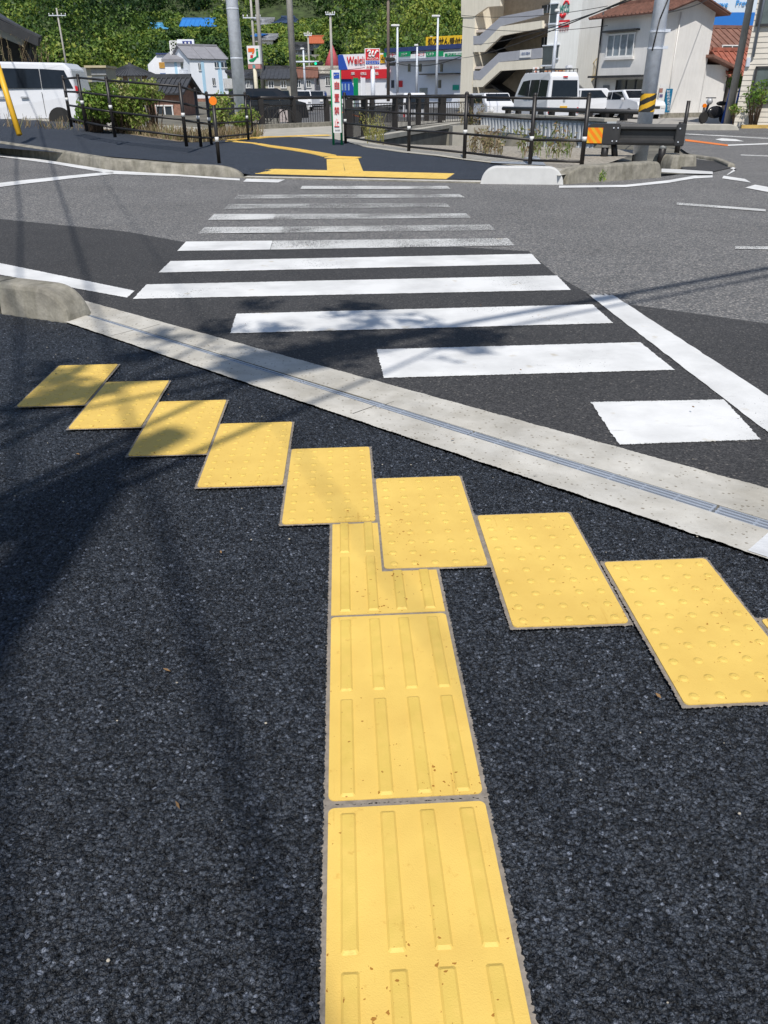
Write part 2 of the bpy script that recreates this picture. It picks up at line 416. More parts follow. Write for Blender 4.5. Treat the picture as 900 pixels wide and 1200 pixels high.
def tilemat():
    m, nt, b = newmat('yellow_tactile_resin'); L = nt.links
    tc = N(nt, 'TexCoord')
    n1 = N(nt, 'TexNoise', i_Scale=3., i_Detail=6., i_Roughness=.6); L.new(tc.outputs['Object'], n1.inputs['Vector'])
    r = ramp(nt, [(.3, (.70, .475, .105)), (.7, (.81, .56, .135))]); L.new(n1.outputs[0], r.inputs[0])
    n2 = N(nt, 'TexNoise', i_Scale=26., i_Detail=8., i_Roughness=.75); L.new(tc.outputs['Object'], n2.inputs['Vector'])
    r2 = ramp(nt, [(.60, (1, 1, 1)), (.72, (.72, .60, .44))]); L.new(n2.outputs[0], r2.inputs[0])
    mx = N(nt, 'MixRGB', blend_type='MULTIPLY'); mx.inputs[0].default_value = .8
    L.new(r.outputs[0], mx.inputs[1]); L.new(r2.outputs[0], mx.inputs[2])
    # the raised marks are scuffed a little greyer
    at = N(nt, 'Attribute', attribute_name='raised')
    mx2 = N(nt, 'MixRGB', blend_type='MULTIPLY'); L.new(mx.outputs[0], mx2.inputs[1]); mx2.inputs[2].default_value = (.91, .94, .86, 1)
    n4 = N(nt, 'TexNoise', i_Scale=35., i_Detail=5.); L.new(tc.outputs['Object'], n4.inputs['Vector'])
    r4 = ramp(nt, [(.3, (.3, .3, .3)), (.6, (1, 1, 1))]); L.new(n4.outputs[0], r4.inputs[0])
    ml = N(nt, 'Math', operation='MULTIPLY'); L.new(at.outputs['Fac'], ml.inputs[0]); L.new(r4.outputs[0], ml.inputs[1])
    L.new(ml.outputs[0], mx2.inputs[0])
    L.new(mx2.outputs[0], b.inputs['Base Color'])
    b.inputs['Roughness'].default_value = .62
    n3 = N(nt, 'TexNoise', i_Scale=420., i_Detail=2.); L.new(tc.outputs['Object'], n3.inputs['Vector'])
    bp = N(nt, 'Bump', i_Strength=.5, i_Distance=.0012); L.new(n3.outputs[0], bp.inputs['Height']); L.new(bp.outputs[0], b.inputs['Normal'])
    # brown rust coloured specks, long shoe scuffs and a dusty film in large soft patches
    nt.links.remove(b.inputs['Base Color'].links[0])
    sp_ = N(nt, 'TexNoise', i_Scale=95., i_Detail=2.); L.new(tc.outputs['Object'], sp_.inputs['Vector'])
    ob = N(nt, 'ObjectInfo')
    zone = N(nt, 'TexNoise', i_Scale=4., i_Detail=2.); zone.noise_dimensions = '4D'; L.new(tc.outputs['Object'], zone.inputs['Vector']); L.new(ob.outputs['Random'], zone.inputs['W'])
    a1 = N(nt, 'Math', operation='MULTIPLY_ADD'); L.new(zone.outputs[0], a1.inputs[0]); a1.inputs[1].default_value = .5; L.new(sp_.outputs[0], a1.inputs[2])
    ra = ramp(nt, [(.98, (1, 1, 1)), (.995, (.50, .33, .17))]); ra.color_ramp.elements[0].position = .978; L.new(a1.outputs[0], ra.inputs[0])
    mp2 = N(nt, 'Mapping'); mp2.inputs['Scale'].default_value = (60, 6, 1); mp2.inputs['Rotation'].default_value = (0, 0, .5); L.new(tc.outputs['Object'], mp2.inputs[0])
    sc_ = N(nt, 'TexNoise', i_Scale=1., i_Detail=3.); sc_.noise_dimensions = '4D'; L.new(mp2.outputs[0], sc_.inputs['Vector']); L.new(ob.outputs['Random'], sc_.inputs['W'])
    rc = ramp(nt, [(.66, (1, 1, 1)), (.74, (.86, .80, .70))]); L.new(sc_.outputs[0], rc.inputs[0])
    du = N(nt, 'TexNoise', i_Scale=7., i_Detail=5.); du.noise_dimensions = '4D'; L.new(tc.outputs['Object'], du.inputs['Vector']); L.new(ob.outputs['Random'], du.inputs['W'])
    rd = ramp(nt, [(.4, (1, 1, 1)), (.75, (.90, .87, .84))]); L.new(du.outputs[0], rd.inputs[0])
    cur = mx2.outputs[0]
    for q_ in (ra, rc, rd):
        mm_ = N(nt, 'MixRGB', blend_type='MULTIPLY'); mm_.inputs[0].default_value = 1; L.new(cur, mm_.inputs[1]); L.new(q_.outputs[0], mm_.inputs[2]); cur = mm_.outputs[0]
    L.new(cur, b.inputs['Base Color'])
    return m
M_tile = tilemat()
M_grout = mat('grey_adhesive', (.26, .225, .185), .9, var=.25, scale=40., bump=.8, bscale=200.)

# ------------------------------------------------------------------ ground, road, pavements
def gridmesh(name, xs, yfun, ts, zf, m):
    xs = np.asarray(xs); ts = np.asarray(ts); nx, ny = len(xs), len(ts)
    V = np.zeros((ny, nx, 3))
    for i, x in enumerate(xs):
        y = yfun(x, ts); V[:, i, 0] = x; V[:, i, 1] = y
        V[:, i, 2] = zf(x, y)
    idx = np.arange(nx*ny).reshape(ny, nx)
    Fc = np.stack([idx[:-1, :-1], idx[:-1, 1:], idx[1:, 1:], idx[1:, :-1]], -1).reshape(-1, 4)
    n = len(Fc); me = bpy.data.meshes.new(name)
    me.vertices.add(nx*ny); me.vertices.foreach_set('co', V.reshape(-1))
    me.loops.add(n*4); me.loops.foreach_set('vertex_index', Fc.ravel())
    me.polygons.add(n); me.polygons.foreach_set('loop_start', np.arange(n)*4)
    me.update(calc_edges=True)
    return finish(name, me, m)
vh0 = np.vectorize(h0)
CANAL = [P(424, 150, 21.5).xy, P(474, 150, 30.5).xy, P(556, 147, 35.5).xy, P(572, 150, 31.).xy, P(708, 150, 23.8).xy, P(735, 180, 20.2).xy, P(700, 186, 18.3).xy, P(560, 180, 19.4).xy]
CANAL = [(p.x, p.y) for p in CANAL]
def incanal(x, y):
    c = False; n = len(CANAL)
    for i in range(n):
        x1, y1 = CANAL[i]; x2, y2 = CANAL[(i+1) % n]
        if (y1 > y) != (y2 > y) and x < (x2-x1)*(y-y1)/(y2-y1)+x1: c = not c
    return c
xs = np.concatenate([np.linspace(-900, -60, 12), np.arange(-50, -14, 4), np.arange(-12, 14, .5), np.arange(16, 60, 4), np.linspace(80, 900, 12)])
ys = np.concatenate([np.linspace(-120, -8, 8), np.arange(-4, 15, 2), np.arange(16, 40, .5), np.arange(42, 110, 6), np.linspace(120, 1200, 14)])
tz = np.vectorize(lambda x, y: -1.7 if incanal(x, y) else h0(x, y)-.06)
g_o = gridmesh('ground', xs, lambda x, t: t, ys, tz, M_ground); tag(g_o, kind='structure')

# near pavement, dense where the camera stands
def yg(x):
    return 4.85-1.017*(x+1.75) if x > -1.75 else 4.85-.55*(x+1.75)
xs = np.concatenate([np.arange(-8, -2.6, .3), np.arange(-2.6, -1.1, .02), np.arange(-1.1, 1.5, .0042), np.arange(1.5, 2.6, .03), np.arange(2.6, 7, .3)])
ts = np.concatenate([np.linspace(-3, .2, 8), np.linspace(.25, 1, 800)])
def ynear(x, t):
    y0 = .35; ye = max(yg(x), .6)-.004
    return np.where(t < .2, y0+(t-.2)*1.3, y0+(ye-y0)*((t-.2)/.8)**1.4)
ts = np.unique(np.clip(ts, -3, 1))
sw = gridmesh('near_pavement', xs, ynear, ts, lambda x, y: .0427+.0071*x-.0071*y, M_near); tag(sw, kind='structure')

# gutter: near concrete strip, slot, far strip (photo lines)
def line2(p, q, fn=None, z=0.):
    return (G(*p, z), G(*q, z))
def ext(a, b, t0, t1):
    return [(a[0]+(b[0]-a[0])*t, a[1]+(b[1]-a[1])*t) for t in (t0, t1)]
nE = ext((-1.75, 4.85), (1.22, 1.83), -.02, 2.2)
s1 = ext(G(101, 369, .005), G(900, 623, .02), 0, 2.)
s2 = ext(G(101, 366.5, .005), G(900, 611.5, .02), 0, 2.)
fE = ext(G(91, 352), G(900, 576), -.02, 2.)
gz = .004
def strip3(name, l0, l1, z0, z1, m, n=24, rag=(0, 0)):
    mb = MB(); vs = []; gg = random.Random(n)
    for i in range(n+1):
        t = i/n
        for l, z in ((l0, z0), (l1, z1)):
            x = l[0][0]+(l[1][0]-l[0][0])*t; y = l[0][1]+(l[1][1]-l[0][1])*t
            k_ = rag[0 if l is l0 else 1]*(gg.uniform(-1, 1)*.5+.6*math.sin(i*.21)*math.sin(i*.047+1)); x += k_; y += k_
            vs += [(x, y, (NS(x, y)*z[0]+z[1]) if isinstance(z, tuple) else z)]
    fs = [(2*i, 2*i+2, 2*i+3, 2*i+1) for i in range(n)]
    mb.add(vs, fs); o = mb.build(name, m, recalc=False)
    if o.data.polygons[0].normal.z < 0: o.data.flip_normals()
    return o
so1 = strip3('gutter_strip', nE, s1, (1, .001), (.6, .004), M_conc, 1400, (.003, 0)); tag(so1, kind='structure')
so2 = strip3('gutter_strip', s2, fE, (.6, .004), .012, M_conc, 1400, (0, .003)); tag(so2, kind='structure')
ch = strip3('drain_channel', ext(s1[0], s1[1], 0, 1), ext(s2[0], s2[1], 0, 1), -.09, -.09, mat('channel_dark', (.03, .03, .03), .9)); tag(ch, kind='structure')
# small vertical walls of the slot
for l in (s1, s2):
    mb = MB(); n = 12; vs = []
    for i in range(n+1):
        x = l[0][0]+(l[1][0]-l[0][0])*i/n; y = l[0][1]+(l[1][1]-l[0][1])*i/n
        vs += [(x, y, NS(x, y)*.6+.004), (x, y, -.09)]
    mb.add(vs, [(2*i, 2*i+2, 2*i+3, 2*i+1) for i in range(n)]); tag(mb.build('drain_channel_wall', M_conc2, recalc=False), kind='structure')

# road sheet (old asphalt everywhere) with the far side rising to the left
def road_far(x):    # far kerb line y as function of x
    return 14.1-.31*(x+1.72)
def road_near(x):
    a, b = fE; return a[1]+(b[1]-a[1])*(x-a[0])/(b[0]-a[0]) if x > -1.83 else a[1]+.06-.55*(x-a[0])
xs = np.concatenate([np.arange(-60, -12, 2), np.arange(-12, 4., .5)])
road = gridmesh('road', xs, lambda x, t: road_near(x)+(road_far(x)+.05-road_near(x))*t, np.linspace(0, 1, 24), lambda x, y: vh0(x, y), M_road); tag(road, kind='structure')
# right part: the side road which carries on into the distance
xs = np.concatenate([np.arange(3.5, 12, .5), np.arange(12, 70, 3)])
rr_pts = [(3.5, 12.62), (5.3, 13.55), (6.6, 14.6), (7.4, 15.3), (7.6, 17.2), (8.2, 20), (10, 24.2), (13.3, 32.3), (15.6, 31.9), (20, 31.5), (70, 29)]
def rfar(x):
    for (a, b), (c, d) in zip(rr_pts[:-1], rr_pts[1:]):
        if x <= c: return b+(d-b)*(x-a)/(c-a)
    return 29
road2 = gridmesh('side_road', xs, lambda x, t: road_near(min(x, 4))+(rfar(x)-road_near(min(x, 4)))*t, np.linspace(0, 1, 30), lambda x, y: 0*y, M_road); tag(road2, kind='structure')

# fresh dark asphalt band in front of the crosswalk
near_line = [(-8., road_near(-8.)), (-1.83, 5.39+.02), (1.47, 2.34), (6., -2.0)]
edge_px = [(0, 257), (150, 272), (215, 284), (440, 284), (620, 295), (650, 322), (690, 345), (735, 357), (900, 380)]
far_l = [(-14, 10.3)]+[GR(*p)[:2] for p in edge_px]+[(9., 4.6)]
mb = MB(); bot = [(-14, road_near(-14)+.02), (-8., road_near(-8.)+.02), (-4.8, road_near(-4.8)+.02), (-1.83, 5.41), (-.9, 4.52), (0., 3.69), (.6, 3.13), (1.0, 2.77), (1.47, 2.34), (3.2, .7), (6., -2.)]
top = far_l
assert len(bot) == len(top)
nn = 8; vs = []
for k in range(len(bot)):
    for j in range(nn+1):
        t = j/nn; x = bot[k][0]+(top[k][0]-bot[k][0])*t; y = bot[k][1]+(top[k][1]-bot[k][1])*t
        vs.append((x, y, h0(x, y)+.004))
fs = [(k*(nn+1)+j, (k+1)*(nn+1)+j, (k+1)*(nn+1)+j+1, k*(nn+1)+j+1) for k in range(len(bot)-1) for j in range(nn)]
mb.add(vs, fs); nd = mb.build('new_road_asphalt', M_roadd, road, recalc=False)
if nd.data.polygons[3].normal.z < 0: nd.data.flip_normals()

# painted marks
PW = paint('fresh_white_paint', .56)
PW1 = paint('lightly_worn_paint', .78, (.66, .66, .64))
PW2 = paint('worn_white_paint', .83, (.60, .60, .58))
PW3 = paint('very_worn_paint', .90, (.52, .52, .50))
def mark(name, px, m=PW, parent=None, lift=.008, fn=h0, n=10):
    parent = parent or road
    pts = [onsurf(*p, fn) for p in px]
    near_ = min(p[1] for p in px) > 275
    return quadsheet(name, pts, m, parent, fn, 230 if near_ else n, 40 if near_ else 2, lift, .0035 if near_ else 0.)
stripes = [
 ([(725, 523), (891, 517), (848, 470), (692, 473)], PW),
 ([(450, 444.5), (790, 435), (750, 402.5), (441, 411)], PW),
 ([(270, 392), (718.5, 380), (694, 358), (277, 369)], PW),
 ([(156, 351.5), (669, 341), (652.5, 324), (172, 334.5)], PW),
 ([(186, 320.5), (634, 310.5), (623, 298.5), (200, 307)], PW),
 ([(208, 295), (316.5, 293.5), (319.5, 283), (218, 284)], PW),
 ([(317, 293.5), (603, 288.5), (595, 280), (320, 283)], PW1),
 ([(232, 274.5), (330, 273.5), (332, 266.5), (240, 267)], PW1),
 ([(330, 273.5), (581, 270.5), (574, 264), (332, 266.5)], PW2),
 ([(244, 258.5), (320, 258), (322, 251.5), (251, 251.5)], PW1),
 ([(320, 258), (552, 256), (546, 250.8), (322, 251.5)], PW2),
 ([(262, 245.5), (528, 243.5), (522, 238.5), (268, 240)], PW3),
 ([(274, 233.5), (545, 232), (538, 228), (279, 229)], PW2),
 ([(352, 222), (528, 222), (524, 218.5), (354, 218.5)], PW1)]
for px, m in stripes: mark('crosswalk_stripe', px, m)
mark('stop_line', [(905, 513), (960, 505), (716, 345.5), (688, 345.5)], PW)
mark('edge_line', [(-60, 312), (149, 350), (158, 342), (-40, 301)], PW)
mark('edge_line', [(793, 240.5), (897, 248.5), (897, 246), (793, 238)], PW1, road2)
mark('edge_line', [(861, 292.5), (960, 294.5), (960, 290.5), (861, 289.5)], PW1, road2)
mark('edge_line', [(285, 213.5), (326, 214.5), (334, 211), (289, 210)], PW)
def polymark(name, pxs, wpx, m, parent, fn=h0, lift=.008):
    L = [onsurf(x, y, fn)[:2] for x, y in pxs]; Q = [onsurf(x, y+wpx if not isinstance(wpx, list) else y+wpx[i], fn)[:2] for i, (x, y) in enumerate(pxs)]
    return ribbon(name, L, Q, m, parent, fn, lift)
polymark('edge_line', [(-30, 177), (60, 189), (133, 200.5), (210, 205), (281, 210)], [3, 3, 4, 2, 2], PW, road)
polymark('edge_line', [(-30, 219), (60, 208.5), (133, 201.5)], [5, 4, 3], PW, road)
polymark('edge_line', [(655, 218.2), (733, 217.2), (783, 211.8), (813, 206.5), (835, 206)], [2.5, 2.6, 3, 3.2, 2.5], PW, road2)
polymark('edge_line', [(811, 184.5), (845, 190.5), (862, 197.5), (852, 205)], [1.6, 2.6, 3, .8], PW, road2)
mark('lane_block', [(846, 209.5), (880, 214.5), (873, 210.3), (848, 206.5)], PW, road2)
mark('lane_block', [(873, 220.5), (912, 228), (912, 222), (885, 217)], PW, road2)
OR = paint('orange_line_paint', .45, (.85, .22, .03))
mark('orange_line', [(803, 165.5), (853, 171.5), (853, 169.8), (803, 163.3)], OR, road2)
mark('lane_line', [(853, 171.2), (925, 168.6), (925, 167), (853, 169.8)], PW, road2)
mark('lane_line', [(800, 157.5), (900, 163.0), (900, 161.8), (800, 156.5)], PW1, road2)
mark('lane_line', [(868, 182.5), (905, 184), (905, 182.6), (868, 181.4)], PW1, road2)
mb = MB(); A = [G(*p) for p in [(838, 163.6), (846, 162.3), (862, 163.4), (872, 166), (846, 165.4)]]
mb.add([(x, y, .008) for x, y in A], [(0, 1, 2, 3, 4)]); o = mb.build('arrow_mark', PW, road2, recalc=False)
if o.data.polygons[0].normal.z < 0: o.data.flip_normals()

# far pavement (dark asphalt) behind the kerb line
back = [(-22, 21), (-12.9, 20.6), (-8., 18.9), (-5.6, 18.2), (-4.0, 18.0), (-2.9, 20.0), (-1.6, 23.5), (-.2, 24.0), (.55, 20.4), (1.75, 17.2), (2.75, 14.9), (3.5, 13.4)]
back = [(-22., 24.5)]+[GS(x, y)[:2] for x, y in [(0, 140), (83, 143), (134, 155), (180, 161.5), (218, 167), (240, 166.5), (262, 164), (330, 160), (393, 163), (430, 173), (470, 179), (500, 182), (545, 188), (580, 192), (612, 196)]]
front = []
for k, (x, y) in enumerate(back):
    xf = -22+(2.3+22)*(k/(len(back)-1))**.55
    front.append((xf, road_far(xf)+.16))
mb = MB(); vs = []; nn = 14
for k in range(len(back)):
    for j in range(nn+1):
        t = j/nn; x = front[k][0]+(back[k][0]-front[k][0])*t; y = front[k][1]+(back[k][1]-front[k][1])*t
        vs.append((x, y, HS(x, y)))
mb.add(vs, [(k*(nn+1)+j, (k+1)*(nn+1)+j, (k+1)*(nn+1)+j+1, k*(nn+1)+j+1) for k in range(len(back)-1) for j in range(nn)])
fp = mb.build('far_pavement', M_far, recalc=False); tag(fp, kind='structure')
if fp.data.polygons[40].normal.z < 0: fp.data.flip_normals()
# bridge deck footway in pale concrete, a little higher
deck = [GS(300, 160.5), GS(392, 164.5), P(474, 146, 31.5), P(545, 141, 37.), P(545, 139, 41), P(300, 148, 33.0)]
mb = MB()
mb.add([(p[0], p[1], .14) for p in deck]+[(p[0], p[1], -.5) for p in deck], [tuple(range(6)), tuple(range(11, 5, -1))]+[(i, i+6, (i+1) % 6+6, (i+1) % 6) for i in range(6)])
dk = mb.build('bridge_footway', M_slab); tag(dk, kind='structure')
# concrete border along the right side of the far pavement
bl = [GS(*p)[:2] for p in [(393, 163), (430, 173), (470, 179), (500, 182), (545, 188), (580, 192), (612, 196), (655, 207)]]
bl2 = [(x+.42, y+.55) for x, y in bl]
tag(ribbon('pavement_border', bl, bl2, M_slab, None, HS, .012), kind='structure')
# gravelly bank behind the right fence
bk = [(x+.42, y+.55) for x, y in bl]; bk2 = [P(430, 162, 21.2).xy, P(470, 168, 20.3).xy, P(505, 172, 19.8).xy, P(540, 176, 19.5).xy, P(590, 180, 19.2).xy, P(650, 184, 18.7).xy, P(700, 186, 18.2).xy, P(755, 188, 17.4).xy]
tag(ribbon('gravel_bank', bk, [(p.x, p.y) for p in bk2], mat('gravel', (.33, .30, .25), .95, var=.4, scale=18., bump=1., bscale=60), None, HS, -.01), kind='structure')
sb = quadsheet('concrete_slab', [G(478, 179, .14), G(566, 183, .14), G(560, 173, .14), G(498, 172.5, .14)], M_concw, None, None, 1, 1, .145); tag(sb, kind='structure')
sb = quadsheet('concrete_slab', [G(575, 191, .14), G(640, 194, .14), G(628, 181, .14), G(580, 184, .14)], mat('blue_grey_slab', (.33, .36, .40), .8), None, None, 1, 1, .145); tag(sb, kind='structure')
# left verge behind the fence: dry grass strip and pale yard
vl = [(-12.9, 20.6)]+[GS(x, y)[:2] for x, y in [(134, 155), (180, 161.5), (218, 167), (240, 166.5), (262, 164), (300, 161)]]
vb = [(x-.1, y+1.5) for x, y in vl]
tag(ribbon('verge', vl, vb, mat('dry_earth', (.27, .21, .14), .95, var=.4, scale=9., bump=.8), None, HS, -.006), kind='structure')
yd = quadsheet('yard', [(-9, 22.8), (-2.2, 22.5), (-2.2, 30), (-11, 31)], mat('yard_concrete', (.42, .40, .35), .9, var=.12, scale=.8), None, None, 8, 4, .0)
for v in yd.data.vertices: v.co.z = h0(v.co.x, v.co.y)+.03
tag(yd, kind='structure')
# far bank road and car park
fb = quadsheet('far_road', [(9.0, 26.5), (70, 26.5), (90, 110), (9.0, 110)], asphalt('far_road_asphalt', (.10, .10, .10), (.19, .185, .18), 40., light=.05), None, None, 2, 2, .003); tag(fb, kind='structure')
fb2 = quadsheet('bridge_road', [(-13, 30.5), (9.0, 36.2), (9.0, 110), (-13, 110)], MATS['far_road_asphalt'], None, None, 2, 2, .003)
tag(fb2, kind='structure')
o = ribbon('orange_line', [P(386, 117, 75).xy, P(428, 123, 47).xy], [P(389, 117, 75).xy, P(433, 123, 47).xy], OR, fb2, None, .012)
fr = quadsheet('shop_forecourt', [(13.3, 32.9), (60, 30.3), (70, 60), (14, 60)], mat('forecourt', (.36, .34, .31), .9, var=.1), None, None, 2, 2, .02); tag(fr, kind='structure')

# ------------------------------------------------------------------ kerbs
def kerb(name, pts, wd, ht, m, fn, r0=0., r1=0., back=1, n=28, parent=None, under=.12, rad=.03):
    """kerb stone along polyline pts (front foot), body towards the +normal*back side; ends drop over r0 / r1 metres"""
    L = [0.]
    for p, q in zip(pts[:-1], pts[1:]): L.append(L[-1]+math.dist(p[:2], q[:2]))
    T = L[-1]
    ss = sorted(set([T*i/n for i in range(n+1)]+[r0*(1-math.cos(a*PI/16)) for a in range(9)]+[T-r1*(1-math.cos(a*PI/16)) for a in range(9)]))
    vs = []; K = 9
    for s in ss:
        for k in range(len(L)-1):
            if s <= L[k+1]+1e-9: break
        t = (s-L[k])/(L[k+1]-L[k]); p = Vector(pts[k][:2]).lerp(Vector(pts[k+1][:2]), t); d = (Vector(pts[k+1][:2])-Vector(pts[k][:2])).normalized()
        nv = Vector((-d.y, d.x))*back
        f = 1.
        if r0 and s < r0: f = math.sqrt(max(0, 1-(1-s/r0)**2))
        if r1 and T-s < r1: f = min(f, math.sqrt(max(0, 1-(1-(T-s)/r1)**2)))
        h = max(ht*f, .004); rd = min(rad, h*.8)
        zb = fn(p.x, p.y)
        prof = [(0, -under), (.0, 0), (.015, h-rd), (.015+rd*.3, h-rd*.3), (.015+rd, h), (wd-rd, h), (wd-rd*.3, h-rd*.3), (wd, h-rd), (wd, -under)]
        for a, z in prof: q = p+nv*a; vs.append((q.x, q.y, zb+z))
    m_ = len(ss)
    fs = [(i*K+j, (i+1)*K+j, (i+1)*K+(j+1) % K, i*K+(j+1) % K) for i in range(m_-1) for j in range(K)]
    fs += [tuple(range(K-1, -1, -1)), tuple(range((m_-1)*K, m_*K))]
    mb = MB(); mb.add(vs, fs)
    return mb.build(name, m, parent)
# near left kerb: block by the corner with rounded end, next one beyond the joint
a = onsurf(-2, 366, NS); b = onsurf(78, 377.5, NS)
d = Vector((b[0]-a[0], b[1]-a[1])).normalized()
kl_ = math.dist(a[:2], b[:2])-.03; p0 = (b[0]-d.x*kl_, b[1]-d.y*kl_)
k1 = kerb('kerb_stone', [p0, (b[0], b[1])], .21, .19, M_conc2, NS, 0, .22)
tag(k1, 'weathered concrete kerb stone with rounded end beside the drain at the near corner', 'kerb stone', 'kerb stones at the near corner')
p1 = (p0[0]-d.x*.022, p0[1]-d.y*.022); p2 = (p1[0]-d.x*4, p1[1]-d.y*4)
k2 = kerb('kerb_stone', [p2, p1], .21, .19, M_conc2, NS)
tag(k2, 'concrete kerb stone cut off by the left frame edge past the dark joint', 'kerb stone', 'kerb stones at the near corner')
mb = MB(); jn = Vector((-d.y, d.x))
jv = []
for q in (p1, p0):
    for s_, z in ((.012, -.02), (.012, .165), (.2, .18), (.2, -.02)):
        jv.append((q[0]+jn.x*s_, q[1]+jn.y*s_, NS(*q)+z))
mb.add(jv, [(0, 1, 2, 3), (7, 6, 5, 4)]+[(i, i+4, (i+1) % 4+4, (i+1) % 4) for i in range(4)])
mb.build('joint_filler', mat('joint_rubber', (.015, .015, .015), .8), k2)
# far left kerb
fk = [GR(-40, 172.5), GR(0, 178), GR(60, 187.5), GR(120, 198), GR(200, 204.5), GR(285, 208.5)]
k3 = kerb('kerb_stone', [p[:2] for p in fk], .2, .17, M_conc2, h0, 0, .45, n=60)
tag(k3, 'long stained concrete kerb along the far left pavement with rounded end', 'kerb')
# flush kerb at the crossing
a, b = GR(285, 209), GR(566, 215)
fl = quadsheet('flush_kerb', [(a[0], a[1]), (b[0], b[1]), (b[0]+.06, b[1]+.2), (a[0]+.06, a[1]+.2)], M_conc, None, h0, 6, 1, .022); tag(fl, kind='structure')
mb = MB(); mb.add([(a[0], a[1], h0(*a[:2])-.02), (b[0], b[1], -.02), (b[0], b[1], .022), (a[0], a[1], h0(*a[:2])+.022)], [(0, 1, 2, 3)]); mb.build('flush_kerb_face', M_conc2, fl)
# white block, dark stone
a, b = G(563, 215.5), G(660, 216.5)
k4 = kerb('kerb_stone', [a, b], .22, .245, M_concw, h0, .24, .24, rad=.02)
tag(k4, 'new pale kerb block with both ends rounded at the right of the crossing', 'kerb stone')
a, b = G(664, 216.), G(775, 208)
k5 = kerb('kerb_stone', [a, b], .3, .24, M_conc2, h0, .35, .12)
tag(k5, 'dark weathered kerb stone in front of the hazard striped guardrail', 'kerb stone')
a = G(786, 196.5); k6 = kerb('kerb_stone', [a, (a[0]+.52, a[1]+.08)], .7, .2, M_conc2, h0, .08, .05)
tag(k6, 'short square concrete kerb block at the right foot of the guardrail', 'kerb stone')
pr = [(7.6, 17.4), (7.75, 16.0), (7.35, 15.0)]
a, b = G(738, 200.5), G(850, 205)
wl = ribbon('pale_gutter', [G(775, 199), G(800, 200), G(835, 202.5)], [G(775, 203), G(800, 204.5), G(835, 205.5)], M_concw, None, None, .02); tag(wl, kind='structure')
k7 = kerb('kerb_stone', [G(862, 196.5), G(845, 189.5), G(812, 184.5)], .14, .07, M_conc2, h0, .05, 0, back=1)
tag(k7, 'low kerb curving beside the side road behind the guardrail end', 'kerb stone')
pv = [G(*p) for p in [(800, 199), (835, 202), (858, 197), (842, 190.5), (810, 186), (795, 190)]]
mb = MB(); mb.add([(x, y, .012) for x, y in pv], [tuple(range(6))]); o = mb.build('corner_asphalt', M_roadd, recalc=False); tag(o, kind='structure')
if o.data.polygons[0].normal.z < 0: o.data.flip_normals()
k8 = kerb('kerb_stone', [G(792, 152.5), G(866, 152.8)], .3, .2, M_slab, h0, .1, .4)
tag(k8, 'pale low kerb along the far side of the side road below the white house', 'kerb stone')
mb = MB(); a = G(868, 150.5); mb.bar((a[0], a[1], .06), (a[0]+8, a[1]-.9, .06), .12, .12)
tag(mb.build('kerb_stone', mat('yellow_kerb', (.6, .40, .12), .8, var=.25)), 'faded yellow edged kerb in front of the siding building', 'kerb stone')

# ------------------------------------------------------------------ tactile tiles
def tile_mesh(name, kind, w_, l_, notch=None):
    """tile with origin at far-left corner, x right, -y near; height 3 mm with raised marks"""
    bm = bmesh.new()
    z = .004
    rc = .012
    def rounded(x0, x1, y0, y1, r, n=4):
        o = []
        for cx, cy, a0 in ((x1-r, y1-r, 0), (x0+r, y1-r, 90), (x0+r, y0+r, 180), (x1-r, y0+r, 270)):
            for k in range(n+1):
                a = R(a0+90*k/n); o.append((cx+r*math.cos(a), cy+r*math.sin(a)))
        return o
    if notch:
        nx, ny = notch
        outl = [(0, 0), (0, -l_), (w_, -l_), (w_, -ny), (nx, -ny), (nx, 0)]
    else: outl = rounded(0, w_, -l_, 0, rc)
    top = [bm.verts.new((x, y, z)) for x, y in outl]; botv = [bm.verts.new((x, y, -.004)) for x, y in outl]
    bm.faces.new(top)
    for i in range(len(outl)):
        j = (i+1) % len(outl); bm.faces.new((top[i], top[j], botv[j], botv[i]))
    lay = bm.faces.layers.float.new('raised')
    def raise_(outer, inner, h):
        a = [bm.verts.new((x, y, z+.0002)) for x, y in outer]; b = [bm.verts.new((x, y, z+h)) for x, y in inner]
        f = bm.faces.new(b); f[lay] = 1.
        for i in range(len(a)):
            j = (i+1) % len(a); f = bm.faces.new((a[i], a[j], b[j], b[i])); f[lay] = .6
    if kind == 'dot':
        for i in range(5):
            for j in range(10):
                cx = .03+.06*i; cy = -(.03+.06*j); n = 14
                if cy < -l_+.01: continue
                c = lambda r: [(cx+r*math.cos(2*PI*k/n), cy+r*math.sin(2*PI*k/n)) for k in range(n)]
                raise_(c(.012), c(.006), .0032)
    else:
        for i in range(4):
            cx = .0375+.075*i
            for (y0, y1) in ((-.013, -.287), (-.313, -.587)):
                if notch and cx+.018 > notch[0]: y0 = min(y0, -notch[1]-.012)
                if y1 > y0-.03: continue
                o_ = rounded(cx-.0145, cx+.0145, y1, y0, .003, 1); i_ = rounded(cx-.0105, cx+.0105, y1+.006, y0-.006, .002, 1)
                raise_(o_, i_, .0036)
    bmesh.ops.recalc_face_normals(bm, faces=bm.faces)
    me = bpy.data.meshes.new(name); bm.to_mesh(me); bm.free()
    me.materials.append(M_tile)
    return me
rim_cache = {}
